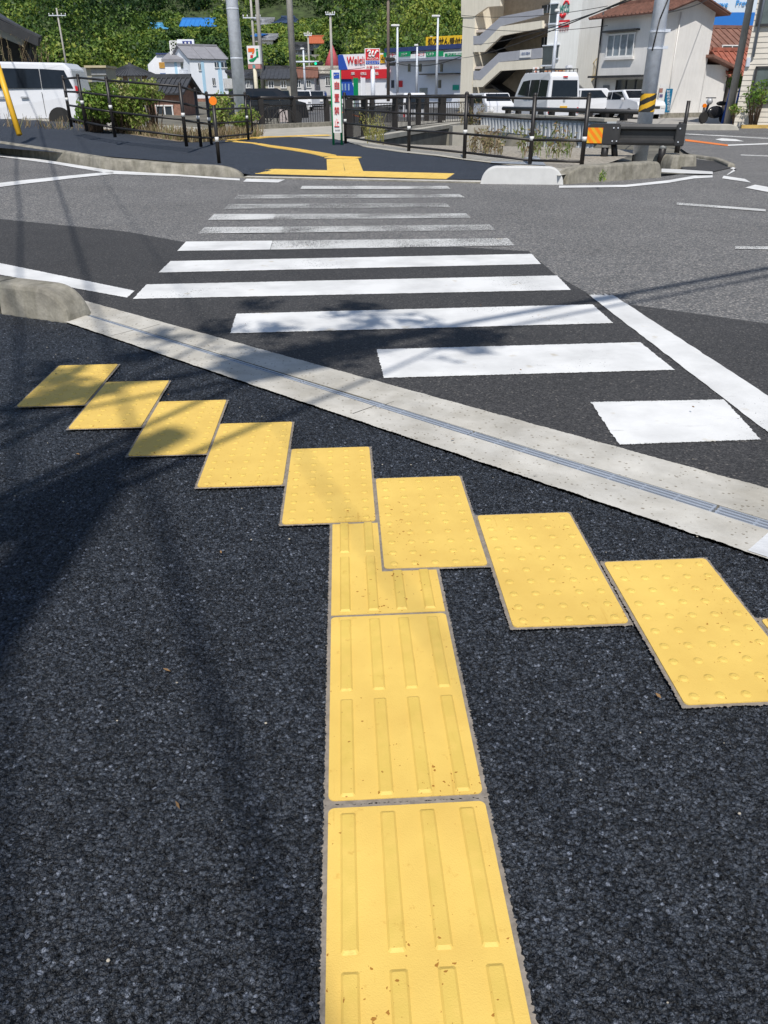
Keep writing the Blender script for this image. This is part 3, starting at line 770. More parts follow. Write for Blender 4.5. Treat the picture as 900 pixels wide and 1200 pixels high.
def rim_mesh(w_, l_, seed):
    g = random.Random(seed); bm = bmesh.new(); n = 26
    out = []
    def side(p, q, k):
        for i in range(k):
            t = i/k; x = p[0]+(q[0]-p[0])*t; y = p[1]+(q[1]-p[1])*t
            k_ = g.gauss(0, .0011)+(g.random() < .05)*.003; mx_ = w_/2; my_ = -l_/2; out.append((x+(k_ if x > mx_ else -k_)*(q[0] == p[0])+g.uniform(-.0006, .0006), y+(k_ if y > my_ else -k_)*(q[1] == p[1])))
    e = .0088
    side((-e, e), (w_+e, e), 110); side((w_+e, e), (w_+e, -l_-e), 210); side((w_+e, -l_-e), (-e, -l_-e), 110); side((-e, -l_-e), (-e, e), 210)
    bm.faces.new([bm.verts.new((x, y, .0015)) for x, y in out])
    bmesh.ops.recalc_face_normals(bm, faces=bm.faces)
    me = bpy.data.meshes.new('adhesive_border'); bm.to_mesh(me); bm.free()
    if me.polygons[0].normal.z < 0: me.flip_normals()
    me.materials.append(M_grout); return me
dot_me = tile_mesh('dot_tile', 'dot', .3, .594)
bar_me = tile_mesh('bar_tile', 'bar', .3, .594)
def place_tile(me, x, y, label, group, rz=0., fn=NS, slope=True, w_=.3, l_=.594, seed=0, name='tactile_tile', sc=1.):
    o = bpy.data.objects.new(name, me); COL.objects.link(o)
    zc = fn(x+.15, y-.3)
    nx = -(fn(x+.3, y-.3)-fn(x, y-.3))/.3; ny = -(fn(x+.15, y)-fn(x+.15, y-.6))/.6
    nrm = Vector((nx, ny, 1)).normalized()
    q = Vector((0, 0, 1)).rotation_difference(nrm)
    o.rotation_mode = 'QUATERNION'; o.rotation_quaternion = q @ Matrix.Rotation(rz, 3, 'Z').to_quaternion()
    o.location = (x, y, fn(x, y)+.0035)
    tag(o, label, 'tactile tile', group)
    r_ = bpy.data.objects.new('adhesive_border', rim_mesh(w_, l_, seed)); COL.objects.link(r_); r_.parent = o; r_.location = (0, 0, -.0015+.00009*(seed % 24))
    return o
dots = [(-1.4788, 3.9029), (-1.1614, 3.6129), (-.8464, 3.3121), (-.5337, 3.0192), (-.2202, 2.7296), (.0935, 2.4427), (.4091, 2.1446), (.7294, 1.8384), (1.047, 1.54), (1.362, 1.24)]
dl = ['yellow studded tile at the far left end of the near zigzag row', 'yellow studded tile, second from the left end of the near row, half in cable shadow',
      'yellow studded tile, third from the left end of the near row', 'yellow studded tile, fourth from the left end of the near row, upright and sunlit',
      'yellow studded tile just left of the top of the barred guide strip, with dark specks', 'yellow studded tile overlapping the top right corner of the barred guide strip',
      'yellow studded tile, second from the right frame edge, first right of the guide strip',
      'large looking yellow studded tile cut by the right frame edge, with a tiny brown twig', 'sliver of yellow studded tile at the right frame edge behind its neighbour', 'yellow studded tile beyond the right frame edge']
for i, (x, y) in enumerate(dots[:9]): place_tile(dot_me, x, y, dl[i], 'yellow studded tiles in the near zigzag row', rz=random.uniform(-.004, .004), seed=i)
gx, gy = -.05825, 1.62157
nt_me = tile_mesh('cut_bar_tile', 'bar', .3, .59, notch=(.15, .16))
x0g, y0g = gx-.0, gy+.6
# the topmost barred tile starts under the studded ones
def cut_bar():
    top_y = 2.13-.0; L_ = top_y-(gy+.011)
    bm = bmesh.new()
    return top_y, L_
ty = 2.7296-.6-.010; Lc = ty-(gy+.010)
nx_ = .0935-.008-gx; ny_ = ty-(2.4427-.6-.010)
me = bpy.data.meshes.new('x')
def cut_mesh():
    bm = bmesh.new(); z = .004
    outl = [(0, 0), (0, -Lc), (.3, -Lc), (.3, -ny_), (nx_, -ny_), (nx_, 0)]
    top = [bm.verts.new((x, y, z)) for x, y in outl]; bv = [bm.verts.new((x, y, -.004)) for x, y in outl]
    bm.faces.new(top)
    for i in range(6): j = (i+1) % 6; bm.faces.new((top[i], top[j], bv[j], bv[i]))
    lay = bm.faces.layers.float.new('raised')
    mid = -(Lc-.297)
    for i in range(4):
        cx = .0375+.075*i
        t0 = -.0 if cx+.017 < nx_ else -ny_
        for y0, y1 in ((t0, mid+.013), (min(t0, mid-.013), -Lc+.012)):
            if y1 > y0-.02: continue
            o_ = [(cx-.0145, y0), (cx+.0145, y0), (cx+.0145, y1), (cx-.0145, y1)]; i_ = [(cx-.0105, y0-.001), (cx+.0105, y0-.001), (cx+.0105, y1+.006), (cx-.0105, y1+.006)]
            a = [bm.verts.new((x, y, z+.0002)) for x, y in o_]; b = [bm.verts.new((x, y, z+.0042)) for x, y in i_]
            f = bm.faces.new(b); f[lay] = 1.
            for k in range(4): f = bm.faces.new((a[k], a[(k+1) % 4], b[(k+1) % 4], b[k])); f[lay] = .6
    bmesh.ops.recalc_face_normals(bm, faces=bm.faces)
    me = bpy.data.meshes.new('cut_bar_tile'); bm.to_mesh(me); bm.free(); me.materials.append(M_tile); return me
gl = 'yellow barred guide tiles leading up to the zigzag row'
place_tile(cut_mesh(), gx, ty, 'topmost yellow barred tile, notched around the studded tile over its corner', gl, l_=Lc, seed=21)
place_tile(bar_me, gx, gy, 'yellow barred tile, middle one of the guide strip', gl, seed=22, rz=.0)
place_tile(bar_me, gx, gy-.612, 'nearest yellow barred tile, with brown rust specks, at the bottom frame edge', gl, seed=23, rz=.0)
# far tiles
fa, fb_ = GS(292, 204), GS(523, 210.3)
fd = Vector((fb_[0]-fa[0], fb_[1]-fa[1])); ang = math.atan2(fd.y, fd.x); st = fd.length/10
far_me = tile_mesh('far_dot_tile', 'dot', .3, .6)
ordn = ['first', 'second', 'third', 'fourth', 'fifth', 'sixth', 'seventh', 'eighth', 'ninth', 'tenth']
M_tilef = None
for i in range(10):
    u = fd.normalized()*(st*i); nv = Vector((-fd.y, fd.x)).normalized()*.62
    x, y = fa[0]+u.x+nv.x, fa[1]+u.y+nv.y
    o = place_tile(far_me, x, y, f'yellow studded tile on the far side of the crossing, {ordn[i]} from the left', 'yellow studded tiles in the far row', rz=ang, fn=HS, l_=.6, seed=40+i)
    o.scale = (st/.3*.985, 1, 1)
# stem, T bar and thin line to the left and over the bridge
def tilerun(pxs, label, group, wid=.3, off=0.):
    W = [GS(*p) for p in pxs]
    vs = []; mb = MB(); mbr = MB()
    for k, (a, b) in enumerate(zip(W[:-1], W[1:])):
        A, B = Vector(a[:2]), Vector(b[:2]); d = (B-A).normalized(); n_ = Vector((-d.y, d.x))*wid/2; Ln = (B-A).length; m_ = max(1, round(Ln/.6))
        for j in range(m_):
            p = A.lerp(B, j/m_)+d*.006; q = A.lerp(B, (j+1)/m_)-d*.006
            c = [p-n_, q-n_, q+n_, p+n_]
            vt = [(v.x, v.y, HS(v.x, v.y)+.012) for v in c]; vb_ = [(v.x, v.y, HS(v.x, v.y)-.005) for v in c]
            mbj = MB(); mbj.add(vt+vb_, [(0, 1, 2, 3), (7, 6, 5, 4), (0, 4, 5, 1), (1, 5, 6, 2), (2, 6, 7, 3), (3, 7, 4, 0)])
            for s_ in (-.09, -.03, .03, .09):
                u = d.cross(Vector((0, 0, 1))) if False else Vector((-d.y, d.x))*s_
                r0_, r1_ = p+u+d*.03, q+u-d*.03
                mbj.bar((r0_.x, r0_.y, HS(r0_.x, r0_.y)+.014), (r1_.x, r1_.y, HS(r1_.x, r1_.y)+.014), .022, .006)
            yield mbj, k, j
cnt = 0
PLC = ['from the studded row']
def addrun(pxs, desc, group, wid=.3):
    lst = list(tilerun(pxs, '', '', wid))
    n_ = len(lst)
    for i, (mbj, k, j) in enumerate(lst):
        tag(mbj.build('tactile_tile', M_tile), (desc % ordn[i] if i < 10 else desc % f'{i+1}th'), 'tactile tile', group)
addrun([(394, 203.5), (392, 187)], 'yellow barred tile, %s from the studded row, left side of the far stem', 'far stem of yellow tiles')
addrun([(416, 204.), (410.5, 187)], 'yellow barred tile, %s from the studded row, right side of the far stem', 'far stem of yellow tiles')
addrun([(420, 185.8), (384, 184.2)], 'yellow tile, %s from the right in the short bar above the far stem', 'short bar of yellow tiles')
addrun([(386, 183.0), (345, 175.5), (300, 168.5), (268, 165.6)], 'yellow guide tile, %s from the short bar along the oblique line to the left', 'oblique line of yellow tiles')
addrun([(272, 164.5), (290, 163.2), (312, 160.8), (345, 159.6), (386, 158.5)], 'yellow guide tile, %s from the left along the line over the bridge', 'line of yellow tiles over the bridge')

# ------------------------------------------------------------------ drain grate sections
_a, _b = Vector(s1[0]), Vector(s1[1]); _d = (_b-_a).normalized(); _c = Vector(s2[1])-_a
GW = abs(_d.x*_c.y-_d.y*_c.x)*.96
print('grate width', GW)
def grate():
    t = thing('drain_grate', 'x', 'drain grate')
    mb = MB(); wd = GW
    for k in range(6): y = -wd/2+wd*k/5; mb.box(0, .99, y-.0045, y+.0045, -.02, .003)
    x = 0.
    while x < .99: mb.box(x, x+.008, -wd/2, wd/2, -.016, -.001); x += .1227
    mb.build('grate_bars', mat('grate_steel', (.42, .46, .52), .4, .25, var=.1), t)
    return t
a, b = Vector(s1[0]).lerp(Vector(s2[0]), .5), Vector(s1[1]).lerp(Vector(s2[1]), .5)
dr = (b-a).normalized(); g0 = grate()
gname = ['first drain grate section, next to the rounded kerb end', 'second drain grate section from the rounded kerb end', 'third drain grate section, beside the widest white stripes',
         'fourth drain grate section from the rounded kerb end', 'drain grate section at the right frame edge by the pale mortar patch', 'drain grate section past the right frame edge', 'drain grate section second past the right frame edge', 'drain grate section third past the right frame edge']
for i in range(8):
    o = g0 if i == 0 else copytree(g0)
    p = a+dr*(.03+i*1.0); o.location = (p.x, p.y, NS(p.x, p.y)*.6-.001); pe_ = p+dr; o.rotation_euler.y = -math.atan2((NS(pe_.x, pe_.y)-NS(p.x, p.y))*.6, 1); o.rotation_euler.z = math.atan2(dr.y, dr.x)
    tag(o, gname[i], 'drain grate', 'drain grate sections in the concrete gutter')
# joints between the gutter blocks, loose grit and leaf bits
jt_ = mat('joint_dark', (.16, .15, .13), .95)
for k_ in range(6):
    f_ = .62+k_*1.95
    for la, lb, z0_, z1_, par_ in ((nE, s1, 0, 0, so1), (s2, fE, 0, 0, so2)):
        q1 = Vector(la[0])+dr*f_; q2 = Vector(la[0])+(Vector(lb[0])-Vector(la[0]))+dr*f_
        n_ = Vector((-dr.y, dr.x)); wd_ = abs((q2-q1).dot(n_)); q2 = q1+n_*wd_*.985; q1 = q1+n_*wd_*.02
        zf = (lambda v, e: NS(v.x, v.y)*(1 if e == 0 else .6)+(.001 if e == 0 else .004)) if par_ is so1 else (lambda v, e: NS(v.x, v.y)*.6+.004 if e == 0 else .012)
        mb = MB(); mb.add([(q1.x-dr.x*.002, q1.y-dr.y*.002, zf(q1, 0)+.0012), (q1.x+dr.x*.002, q1.y+dr.y*.002, zf(q1, 0)+.0012), (q2.x+dr.x*.002, q2.y+dr.y*.002, zf(q2, 1)+.0012), (q2.x-dr.x*.002, q2.y-dr.y*.002, zf(q2, 1)+.0012)], [(0, 1, 2, 3)])
        mb.build('block_joint', jt_, par_, recalc=False)
g6 = random.Random(66); mb = MB()
for _ in range(150):
    x = g6.uniform(-2.4, 1.6); y = g6.uniform(.6, 4.6)
    if y > yg(x)+1.2: continue
    rr_ = g6.uniform(.0012, .0035); z_ = (NS(x, y) if y < yg(x) else .012)+.001
    mb.sphere((x, y, z_), rr_, 6, 4, (1, g6.uniform(.6, 1), .7))
tag(mb.build('grit', mat('grit_pale', (.42, .38, .31), .9, var=.5, scale=3.)), kind='stuff')
mb = MB()
for _ in range(34):
    x = g6.uniform(-2.2, 1.6); y = g6.uniform(.7, 5.); a_ = g6.uniform(0, PI); l_ = g6.uniform(.005, .014); w_ = l_*g6.uniform(.15, .5); z_ = max(NS(x, y), .012)+.006
    c_, s_ = math.cos(a_), math.sin(a_)
    mb.add([(x-c_*l_, y-s_*l_, z_), (x+s_*w_, y-c_*w_, z_+.003), (x+c_*l_, y+s_*l_, z_+.001), (x-s_*w_, y+c_*w_, z_)], [(0, 1, 2, 3)])
tag(mb.build('leaf_litter', mat('dry_leaf', (.26, .15, .06), .8, var=.5, scale=5.), recalc=False), kind='stuff')
# pale mortar patch at the right end of the gutter
na_ = Vector(onsurf(871, 651, NS)[:2]); sa_ = Vector(onsurf(893, 625, NS)[:2])
def onln(l, p):
    a_, b_ = Vector(l[0]), Vector(l[1]); d_ = (b_-a_).normalized(); return a_+d_*(p-a_).dot(d_)
n0_, q0_ = onln(nE, na_), onln(s1, sa_); mb = MB(); vs = []
for k_ in range(13):
    for p_, q_ in ((n0_, 0), (q0_, 1)):
        w_ = p_+dr*(1.1*k_/12)+Vector((dr.y, -dr.x))*(-.004 if q_ == 0 else .012); w_ += dr*(.012*math.sin(k_*2.1+q_) if k_ == 0 else 0)
        vs.append((w_.x, w_.y, (NS(w_.x, w_.y)+.003) if q_ == 0 else NS(w_.x, w_.y)*.6+.0072))
mb.add(vs, [(2*k_, 2*k_+2, 2*k_+3, 2*k_+1) for k_ in range(12)]); o = mb.build('mortar_patch', mat('mortar', (.62, .63, .64), .85, var=.16, scale=9., bump=.5, bscale=60.), so1, recalc=False)
if o.data.polygons[0].normal.z < 0: o.data.flip_normals()
# ------------------------------------------------------------------ pipe fences
M_band = mat('white_band', (.72, .72, .70), .5, var=.04)
def pipe_fence(name, label, posts, rails_z, rail_ext=None, r=.03, rr=.021, group=None, band=.42, cap=True, rmat=None, extra=None):
    """posts: list of (base xyz, height). rails join neighbouring posts at fractions of the height"""
    base = posts[0][0]
    t = thing(name, label, 'fence', base, 0, group)
    o = Vector(base)
    for b, h in posts:
        b = Vector(b)-o
        mb = MB(); mb.cyl(b-Vector((0, 0, .1)), b+Vector((0, 0, h)), r, n=12)
        if cap: mb.sphere(b+Vector((0, 0, h)), r*1.12, 10, 4)
        p = mb.build('post', M_black, t, True)
        if band:
            mb = MB(); mb.cyl(b+Vector((0, 0, band)), b+Vector((0, 0, band+.065)), r*1.04, n=12); mb.build('reflective_band', M_band, p, True)
    for f in rails_z:
        mb = MB()
        pts = [Vector(b)-o+Vector((0, 0, h*f)) for b, h in posts]
        if extra: pts = extra(pts, f)
        mb.tube(pts, rr, 10)
        for q in pts[1:-1]: mb.sphere(q, rr*1.02, 8, 4)
        mb.build('rail', M_black, t, True)
    return t
def post_at(tx, ty, bx, by, D):
    b = P(bx, by, D); tp = P(tx, ty, D)
    return ((b.x, b.y, b.z), tp.z-b.z)
lf = [post_at(74, 90, 83, 143, 19.7), post_at(92, 88.5, 101, 148, 18.6), post_at(124, 91.5, 134, 154.5, 17.8), post_at(209, 98.5, 218, 165, 16.8)]
pipe_fence('pipe_fence', 'tallest dark brown pipe fence, next to the white minivan and the bushes', lf, (.08, .38, .68, .96), r=.034)
rf_ = [post_at(209.3, 98.7, 218, 165, 16.87)]
lf2 = [post_at(228, 104.5, 235, 166, 18.), post_at(241.5, 109, 247.5, 166, 19.3), post_at(286, 109.5, 291, 161, 21.6)]
def bend(pts, f):
    e = pts[-1]+(pts[-1]-pts[-2]).normalized()*.22
    return [Vector(lf[-1][0])-Vector(lf2[0][0])+Vector((0, 0, lf[-1][1]*f+.0))]+pts+[e]
t2 = pipe_fence('pipe_fence', 'lower dark brown pipe fence with a looped end beside the galvanised pole', lf2, (.08, .37, .67, .96), r=.034, extra=bend)
e = Vector(lf2[-1][0])-Vector(lf2[0][0]); dd = (Vector(lf2[-1][0])-Vector(lf2[-2][0])).normalized()*.22; hh = lf2[-1][1]
mb = MB(); mb.tube([e+dd+Vector((0, 0, hh*.96)), e+dd*1.5+Vector((0, 0, hh*.9)), e+dd*1.5+Vector((0, 0, hh*.14)), e+dd+Vector((0, 0, hh*.08))], .021); mb.build('end_loop', M_black, t2, True)
rf = [post_at(404, 110, 405, 166, 20.5), post_at(478, 111, 479, 178.5, 17.4), post_at(543.5, 110, 544, 186, 15.6), post_at(622, 111.5, 620.5, 196, 14.4), post_at(684, 111, 681, 198, 13.75)]
pipe_fence('pipe_fence', 'dark brown four rail pipe fence between the white signboard and the hazard striped guardrail', rf, (.1, .39, .68, .955), r=.036)

# ------------------------------------------------------------------ bridge railing
def bridge_rail(name, label, pts, h=1.02, step=None, bal=True, pr=.1, group=None):
    t = thing(name, label, 'railing', (*pts[0], .0), 0, group); o = Vector((*pts[0], 0))
    for x, y in pts:
        b = Vector((x, y, 0))-o
        mb = MB(); mb.box(b.x-pr, b.x+pr, b.y-.06, b.y+.06, .0, h); mb.build('post', M_black, t)
    A, B = Vector((*pts[0], 0))-o, Vector((*pts[-1], 0))-o
    mb = MB(); u = Vector((0, 0, h+.02))
    mb.tube([Vector((*p, 0))-o+u for p in pts], .06, 12); mb.build('handrail', M_black, t, True)
    if bal:
        mb = MB()
        for p, q in zip(pts[:-1], pts[1:]):
            a = Vector((*p, 0))-o; b = Vector((*q, 0))-o; Ln = (b-a).length; n = int(Ln/.16)
            for k in range(1, n):
                c = a.lerp(b, k/n); mb.bar(c+Vector((0, 0, .14)), c+Vector((0, 0, h-.22)), .022, .022)
            for z in (.14, h-.22): mb.bar(a+Vector((0, 0, z)), b+Vector((0, 0, z)), .05, .04)
        mb.build('baluster_panel', M_black, t)
    return t
br = []
for px, D in [(249, 30), (306, 30.5), (344, 32), (382.5, 34), (436, 36), (500, 38.), (520, 38.5)]:
    p = P(px, 130, D); br.append((p.x, p.y))
bridge_rail('bridge_railing', 'dark brown bridge railing with balusters and thick posts along the road side of the footway', br, 1.08)
br2 = []
for px, D in [(409, 22.5), (427, 25), (463, 30), (490, 33), (516, 35.5), (552, 38)]:
    p = P(px, 130, D); br2.append((p.x, p.y))
bridge_rail('bridge_railing', 'dark brown bridge railing with balusters over the canal, right of the tall white signboard', br2, 1.1)
# low concrete curb of the bridge under the left railing
mb = MB(); a = P(262, 150, 29.2); b = P(392, 150, 33.2)
mb.bar((a.x, a.y, .12), (b.x, b.y, .12), .35, .32)
tag(mb.build('bridge_curb', M_conc2), 'low concrete parapet base under the left bridge railing', 'parapet')

# ------------------------------------------------------------------ canal walls
class VP:
    def __init__(s, a, b):     # a, b = (px, D)
        A = P(a[0], 109, a[1]); B = P(b[0], 109, b[1])
        s.A = Vector((A.x, A.y, 0)); s.u = Vector((B.x-A.x, B.y-A.y, 0)); s.L = s.u.length; s.u.normalize()
        s.rz = math.atan2(s.u.y, s.u.x); s.n = Vector((s.u.y, -s.u.x, 0))
    def uv(s, px, py):
        v = ray(px, py); o = Vector((0, 0, CAMH))
        t = (s.A-o).dot(s.n)/v.dot(s.n); q = o+v*t
        return ((q-s.A).dot(s.u), q.z)
    def rect(s, x0, y0, x1, y1):
        a = s.uv(x0, (y0+y1)/2)[0]; b = s.uv(x1, (y0+y1)/2)[0]; c = s.uv((x0+x1)/2, y0)[1]; d = s.uv((x0+x1)/2, y1)[1]
        return a, b, d, c
    def thing(s, name, label, cat, group=None):
        return thing(name, label, cat, tuple(s.A), s.rz, group)
cw = VP((560, 33), (712, 24.2))
t = cw.thing('canal_wall', 'grey precast retaining wall with rows of vertical slots on the far canal bank', 'retaining wall')
M_pre = mat('precast_grey', (.42, .45, .48), .85, var=.12, scale=2., streak=.25)
u0, u1 = cw.uv(560, 140)[0], cw.uv(712, 140)[0]
mb = MB(); mb.box(u0, u1, 0, .3, -1.7, .50); mb.build('wall_panel', M_pre, t)
mb = MB(); mb.box(u0, u1, -.10, .32, .50, .58); mb.build('coping', M_slab, t)
mb = MB(); k = 0; x = u0+.1
while x < u1-.1:
    for z0, z1 in ((-.02, .42), (-.62, -.2), (-1.25, -.82)):
        mb.box(x, x+.13, -.07, 0.0, z0, z1)
    x += .27
mb.build('slot_ribs', mat('precast_light', (.64, .66, .68), .8, var=.1, scale=3.), t)
# wall under the bridge end and dark side of the deck
c2 = VP((400, 22.0), (548, 36.5)); t = c2.thing('canal_wall', 'dark concrete side wall under the bridge railing over the canal', 'retaining wall')
mb = MB(); mb.box(0.3, c2.L, .12, .42, -1.7, -.02); mb.build('wall_panel', mat('dark_stained_concrete', (.13, .13, .12), .9, var=.3, scale=1.5, streak=.4), t)
mb = MB(); mb.box(.3, c2.L, .08, .42, 0.0, .13); mb.build('coping', M_slab, t)
c3 = VP((532, 31.5), (578, 31.8)); t = c3.thing('canal_wall', 'pale plain concrete wall block at the left end of the slotted canal wall', 'retaining wall')
mb = MB(); mb.box(0, c3.L, 0, .4, -1.7, .16); mb.build('wall_panel', M_slab, t)
wt = quadsheet('water', [(1., 18.2), (9, 18.2), (9, 38), (1, 38)], mat('canal_water', (.03, .035, .03), .1), None, None, 1, 1, -1.45); tag(wt, kind='structure')
# far bank guard rail
gr = VP((575, 31.5), (762, 23.6)); t = gr.thing('guardrail', 'grey pipe guardrail with dark square posts on the far canal bank', 'guardrail')
mb = MB(); mb.tube([Vector((gr.uv(590, 130)[0], -.02, .74)), Vector((gr.L, -.02, .74))], .065, 10); mb.build('beam', M_dgrey, t, True)
for px in (592, 604, 621, 643, 667, 687, 706, 728, 750):
    u = gr.uv(px, 130)[0]; mb = MB(); mb.box(u-.085, u+.085, .05, .2, .5, .7); mb.build('post', M_black, t)

# ------------------------------------------------------------------ foreground guardrail
g1 = VP((689, 16.3), (800, 15.6))
t = g1.thing('guardrail', 'dark box beam guardrail with an orange and yellow striped reflector on its rounded end', 'guardrail')
z0, z1 = g1.uv(745, 170)[1], g1.uv(745, 145)[1]; zc = (z0+z1)/2; hh = (z1-z0)/2
ux = lambda px: g1.uv(px, 158)[0]
mb = MB(); ua, ub = ux(724), ux(793)
prof = [(-.09, -hh), (-.02, -hh), (.0, -hh*.75), (-.0, -hh*.55), (-.075, -hh*.35), (-.075, hh*.35), (0, hh*.55), (0, hh*.75), (-.02, hh), (-.09, hh)]
vs = []
for u in (ua, ub): vs += [(u, -y-.09, zc+z) for y, z in prof]
n = len(prof)
mb.add(vs, [tuple(range(n)), tuple(range(2*n-1, n-1, -1))]+[(i, i+n, (i+1) % n+n, (i+1) % n) for i in range(n)])
mb.build('beam', M_dgrey, t)
mb = MB(); m_ = [(ux(688)-.02, zc-hh*.95), (ux(717), zc-hh*1.02), (ux(727), zc-hh*.9), (ux(727), zc+hh), (ux(693), zc+hh), (ux(688)-.02, zc+hh*.6)]
mb.prism(m_, -.12, .09); mb.build('end_piece', M_dgrey, t, bevel=.02)
mb = MB(); mb.box(ux(792), ux(803), -.12, .06, zc-hh*1.02, zc+hh*1.02); mb.build('end_cap', M_dgrey, t, bevel=.015)
for (a_, b_) in ((718, 722), (723, 727), (795, 798)):
    for z in (.62, -.62):
        mb = MB(); mb.cyl((ux(a_)+.02, -.12, zc+hh*z), (ux(a_)+.02, -.135, zc+hh*z), .013, n=8); mb.build('bolt', M_steel, t)
def hazard(mb_list, u0, u1, z0, z1, y, n=3.2, slant=1., mats=(M_orange, M_yel), parent=None, name='stripe'):
    """diagonal stripes clipped to the rectangle"""
    w_ = u1-u0; h = z1-z0; per = w_/n*1.6; k = -int(h/per)-3
    def clip(poly):
        for ax, lim, sg in ((0, u0, 1), (0, u1, -1), (1, z0, 1), (1, z1, -1)):
            o = []
            for i in range(len(poly)):
                a, b = poly[i], poly[(i+1) % len(poly)]; ia = sg*(a[ax]-lim) >= 0; ib = sg*(b[ax]-lim) >= 0
                if ia: o.append(a)
                if ia != ib: s = (lim-a[ax])/(b[ax]-a[ax]); o.append((a[0]+(b[0]-a[0])*s, a[1]+(b[1]-a[1])*s))
            poly = o
            if not poly: return poly
        return poly
    out = ([], [])
    while u0+k*per < u1+h+per:
        for c in (0, 1):
            x = u0+(k+c*.5)*per; sk = h*slant
            if sk > 0: pl = [(x, z0), (x+per/2, z0), (x+per/2-sk, z1), (x-sk, z1)]
            else: pl = [(x+sk, z0), (x+per/2+sk, z0), (x+per/2, z1), (x, z1)]
            pl = clip(pl)
            if len(pl) > 2: out[c].append(pl)
        k += 1
    return out
hz = hazard(None, ux(689.5), ux(707), zc-hh*.85, zc+hh*.62, 0, n=3.2, slant=.9)
rfl = None
for c, pls in enumerate(hz):
    mb = MB()
    for pl in pls: mb.prism(pl, -.128-.001*c, -.121)
    q = mb.build('hazard_reflector', (M_yel, M_orange)[c], t if rfl is None else rfl)
    if rfl is None: rfl = q
for px, D, by in ((711, 15.95, 192.5), (779, 15.4, 195.5)):
    u = ux(px); p_ = g1.A+g1.u*u; zb = 0.0
    mb = MB(); mb.cyl((u, .0, -.1), (u, .0, zc-hh*.7), .07, n=14); q = mb.build('post', M_black, t, True)
    mb = MB(); mb.cyl((u, .0, .30), (u, .0, .42), .0725, n=14); mb.build('reflective_band', M_band, q, True)
# stay leg at the left end, second short post behind, tall slim posts
mb = MB(); mb.cyl((ux(724), .12, .05), (ux(719), .12, zc-.1), .06, n=10); mb.build('brace', M_black, t, True)
def bollard(name, label, px, by, D, h, r, m, band=None, top=None, bm_=None, group=None, cat='post'):
    b = P(px, by, D); t = thing(name, label, cat, tuple(b), 0, group)
    mb = MB(); mb.cyl((0, 0, -.05), (0, 0, h), r, n=12); mb.build('shaft', m, t, True)
    if band:
        for z in band: mb = MB(); mb.cyl((0, 0, z), (0, 0, z+.07), r*1.05, n=12); mb.build('reflective_band', bm_ or M_band, t, True)
    if top: mb = MB(); mb.cyl((0, -.03, h+.06), (0, .03, h+.06), top, n=18); mb.build('reflector', M_orange, t)
    return t
bollard('marker_post', 'dark post with a round orange reflector on the far left pavement by the kerb', 256.5, 187.5, 14.3, .82, .03, M_black, (.28,), .062)
bollard('marker_post', 'dark short post with a tan band at the right end behind the guardrail', 791, 191, 16.2, .72, .05, M_black, (.5,), None, mat('tan_band', (.5, .33, .14), .6))
bollard('marker_post', 'dark upright post standing behind the right end of the box beam guardrail', 799, 168, 21., .95, .045, M_black)
bollard('marker_post', 'slim orange topped post in front of the white house wall beside the scooter', 822, 145, 36., .62, .05, M_black, (.2,), .085)
t = thing('guy_guard', 'yellow cable guard leaning at the left frame edge in front of the white minivan', 'cable guard', tuple(P(22, 154.5, 17.)))
q = P(-8, 60, 17.6)-P(22, 154.5, 17.)
mb = MB(); mb.cyl((0, 0, -.05), q, .055, n=12); mb.build('tube', M_yel, t, True)

# ------------------------------------------------------------------ poles
def tube_pole(name, label, top, base, D, r0, r1, m, height=None, group=None, cat='pole'):
    b = P(*base, D); tp = P(*top, D); h = height or (tp.z-b.z)
    t = thing(name, label, cat, tuple(b), 0, group)
    mb = MB(); mb.cyl((0, 0, -.3), (0, 0, h), r0, r1, n=20); mb.build('shaft', m, t, True)
    return t, h
t, h = tube_pole('signal_pole', 'thick galvanised steel pole standing behind the left fence', (0, 0), (284, 149), 28., .205, .15, M_steel, 9)
for z in (1.9, 3.2):
    mb = MB(); mb.cyl((0, 0, z), (0, 0, z+.04), .205-.006*z*.9, n=20); mb.build('clamp', M_steel, t, True)
t, h = tube_pole('signal_pole', 'galvanised steel pole with a yellow and black striped wrap by the guardrail', (0, 0), (749, 189), 16.6, .15, .115, M_steel, 8)
zz0, zz1 = P(757, 132, 16.6).z, P(757, 110.5, 16.6).z
rp = t
for c in (0, 1):   # striped wrap as helical quads
    mb = MB(); nseg = 40; rr = .151
    for k in range(nseg):
        for j in range(30):
            a0 = 2*PI*k/nseg; a1 = 2*PI*(k+1)/nseg; za = zz0+(zz1-zz0)*j/30; zb = zz0+(zz1-zz0)*(j+1)/30
            ph = ((za+zb)/2-zz0)/.09-(a0+a1)/2/PI*2
            if (int(math.floor(ph)) % 2) == c:
                mb.add([(rr*math.cos(a0), rr*math.sin(a0), za), (rr*math.cos(a1), rr*math.sin(a1), za), (rr*math.cos(a1), rr*math.sin(a1), zb), (rr*math.cos(a0), rr*math.sin(a0), zb)], [(0, 1, 2, 3)])
    if c == 0: wp = mb.build('hazard_wrap', M_yel, t)
    else: mb.build('black_stripe', mat('matt_black', (.02, .02, .02), .6), wp)
for z in (2.2, 1.93):
    mb = MB(); mb.cyl((0, 0, z), (0, 0, z+.025), .15, n=20); mb.box(.1, .2, -.12, -.08, z, z+.05); mb.build('clamp', M_steel, t)
mb = MB(); mb.tube([Vector((.12, -.06, 3.2)), Vector((.05, -.15, 2.7)), Vector((-.05, -.16, 2.4)), Vector((-.1, -.13, 1.9))], .012, 6); mb.build('wire', M_black, t, True)

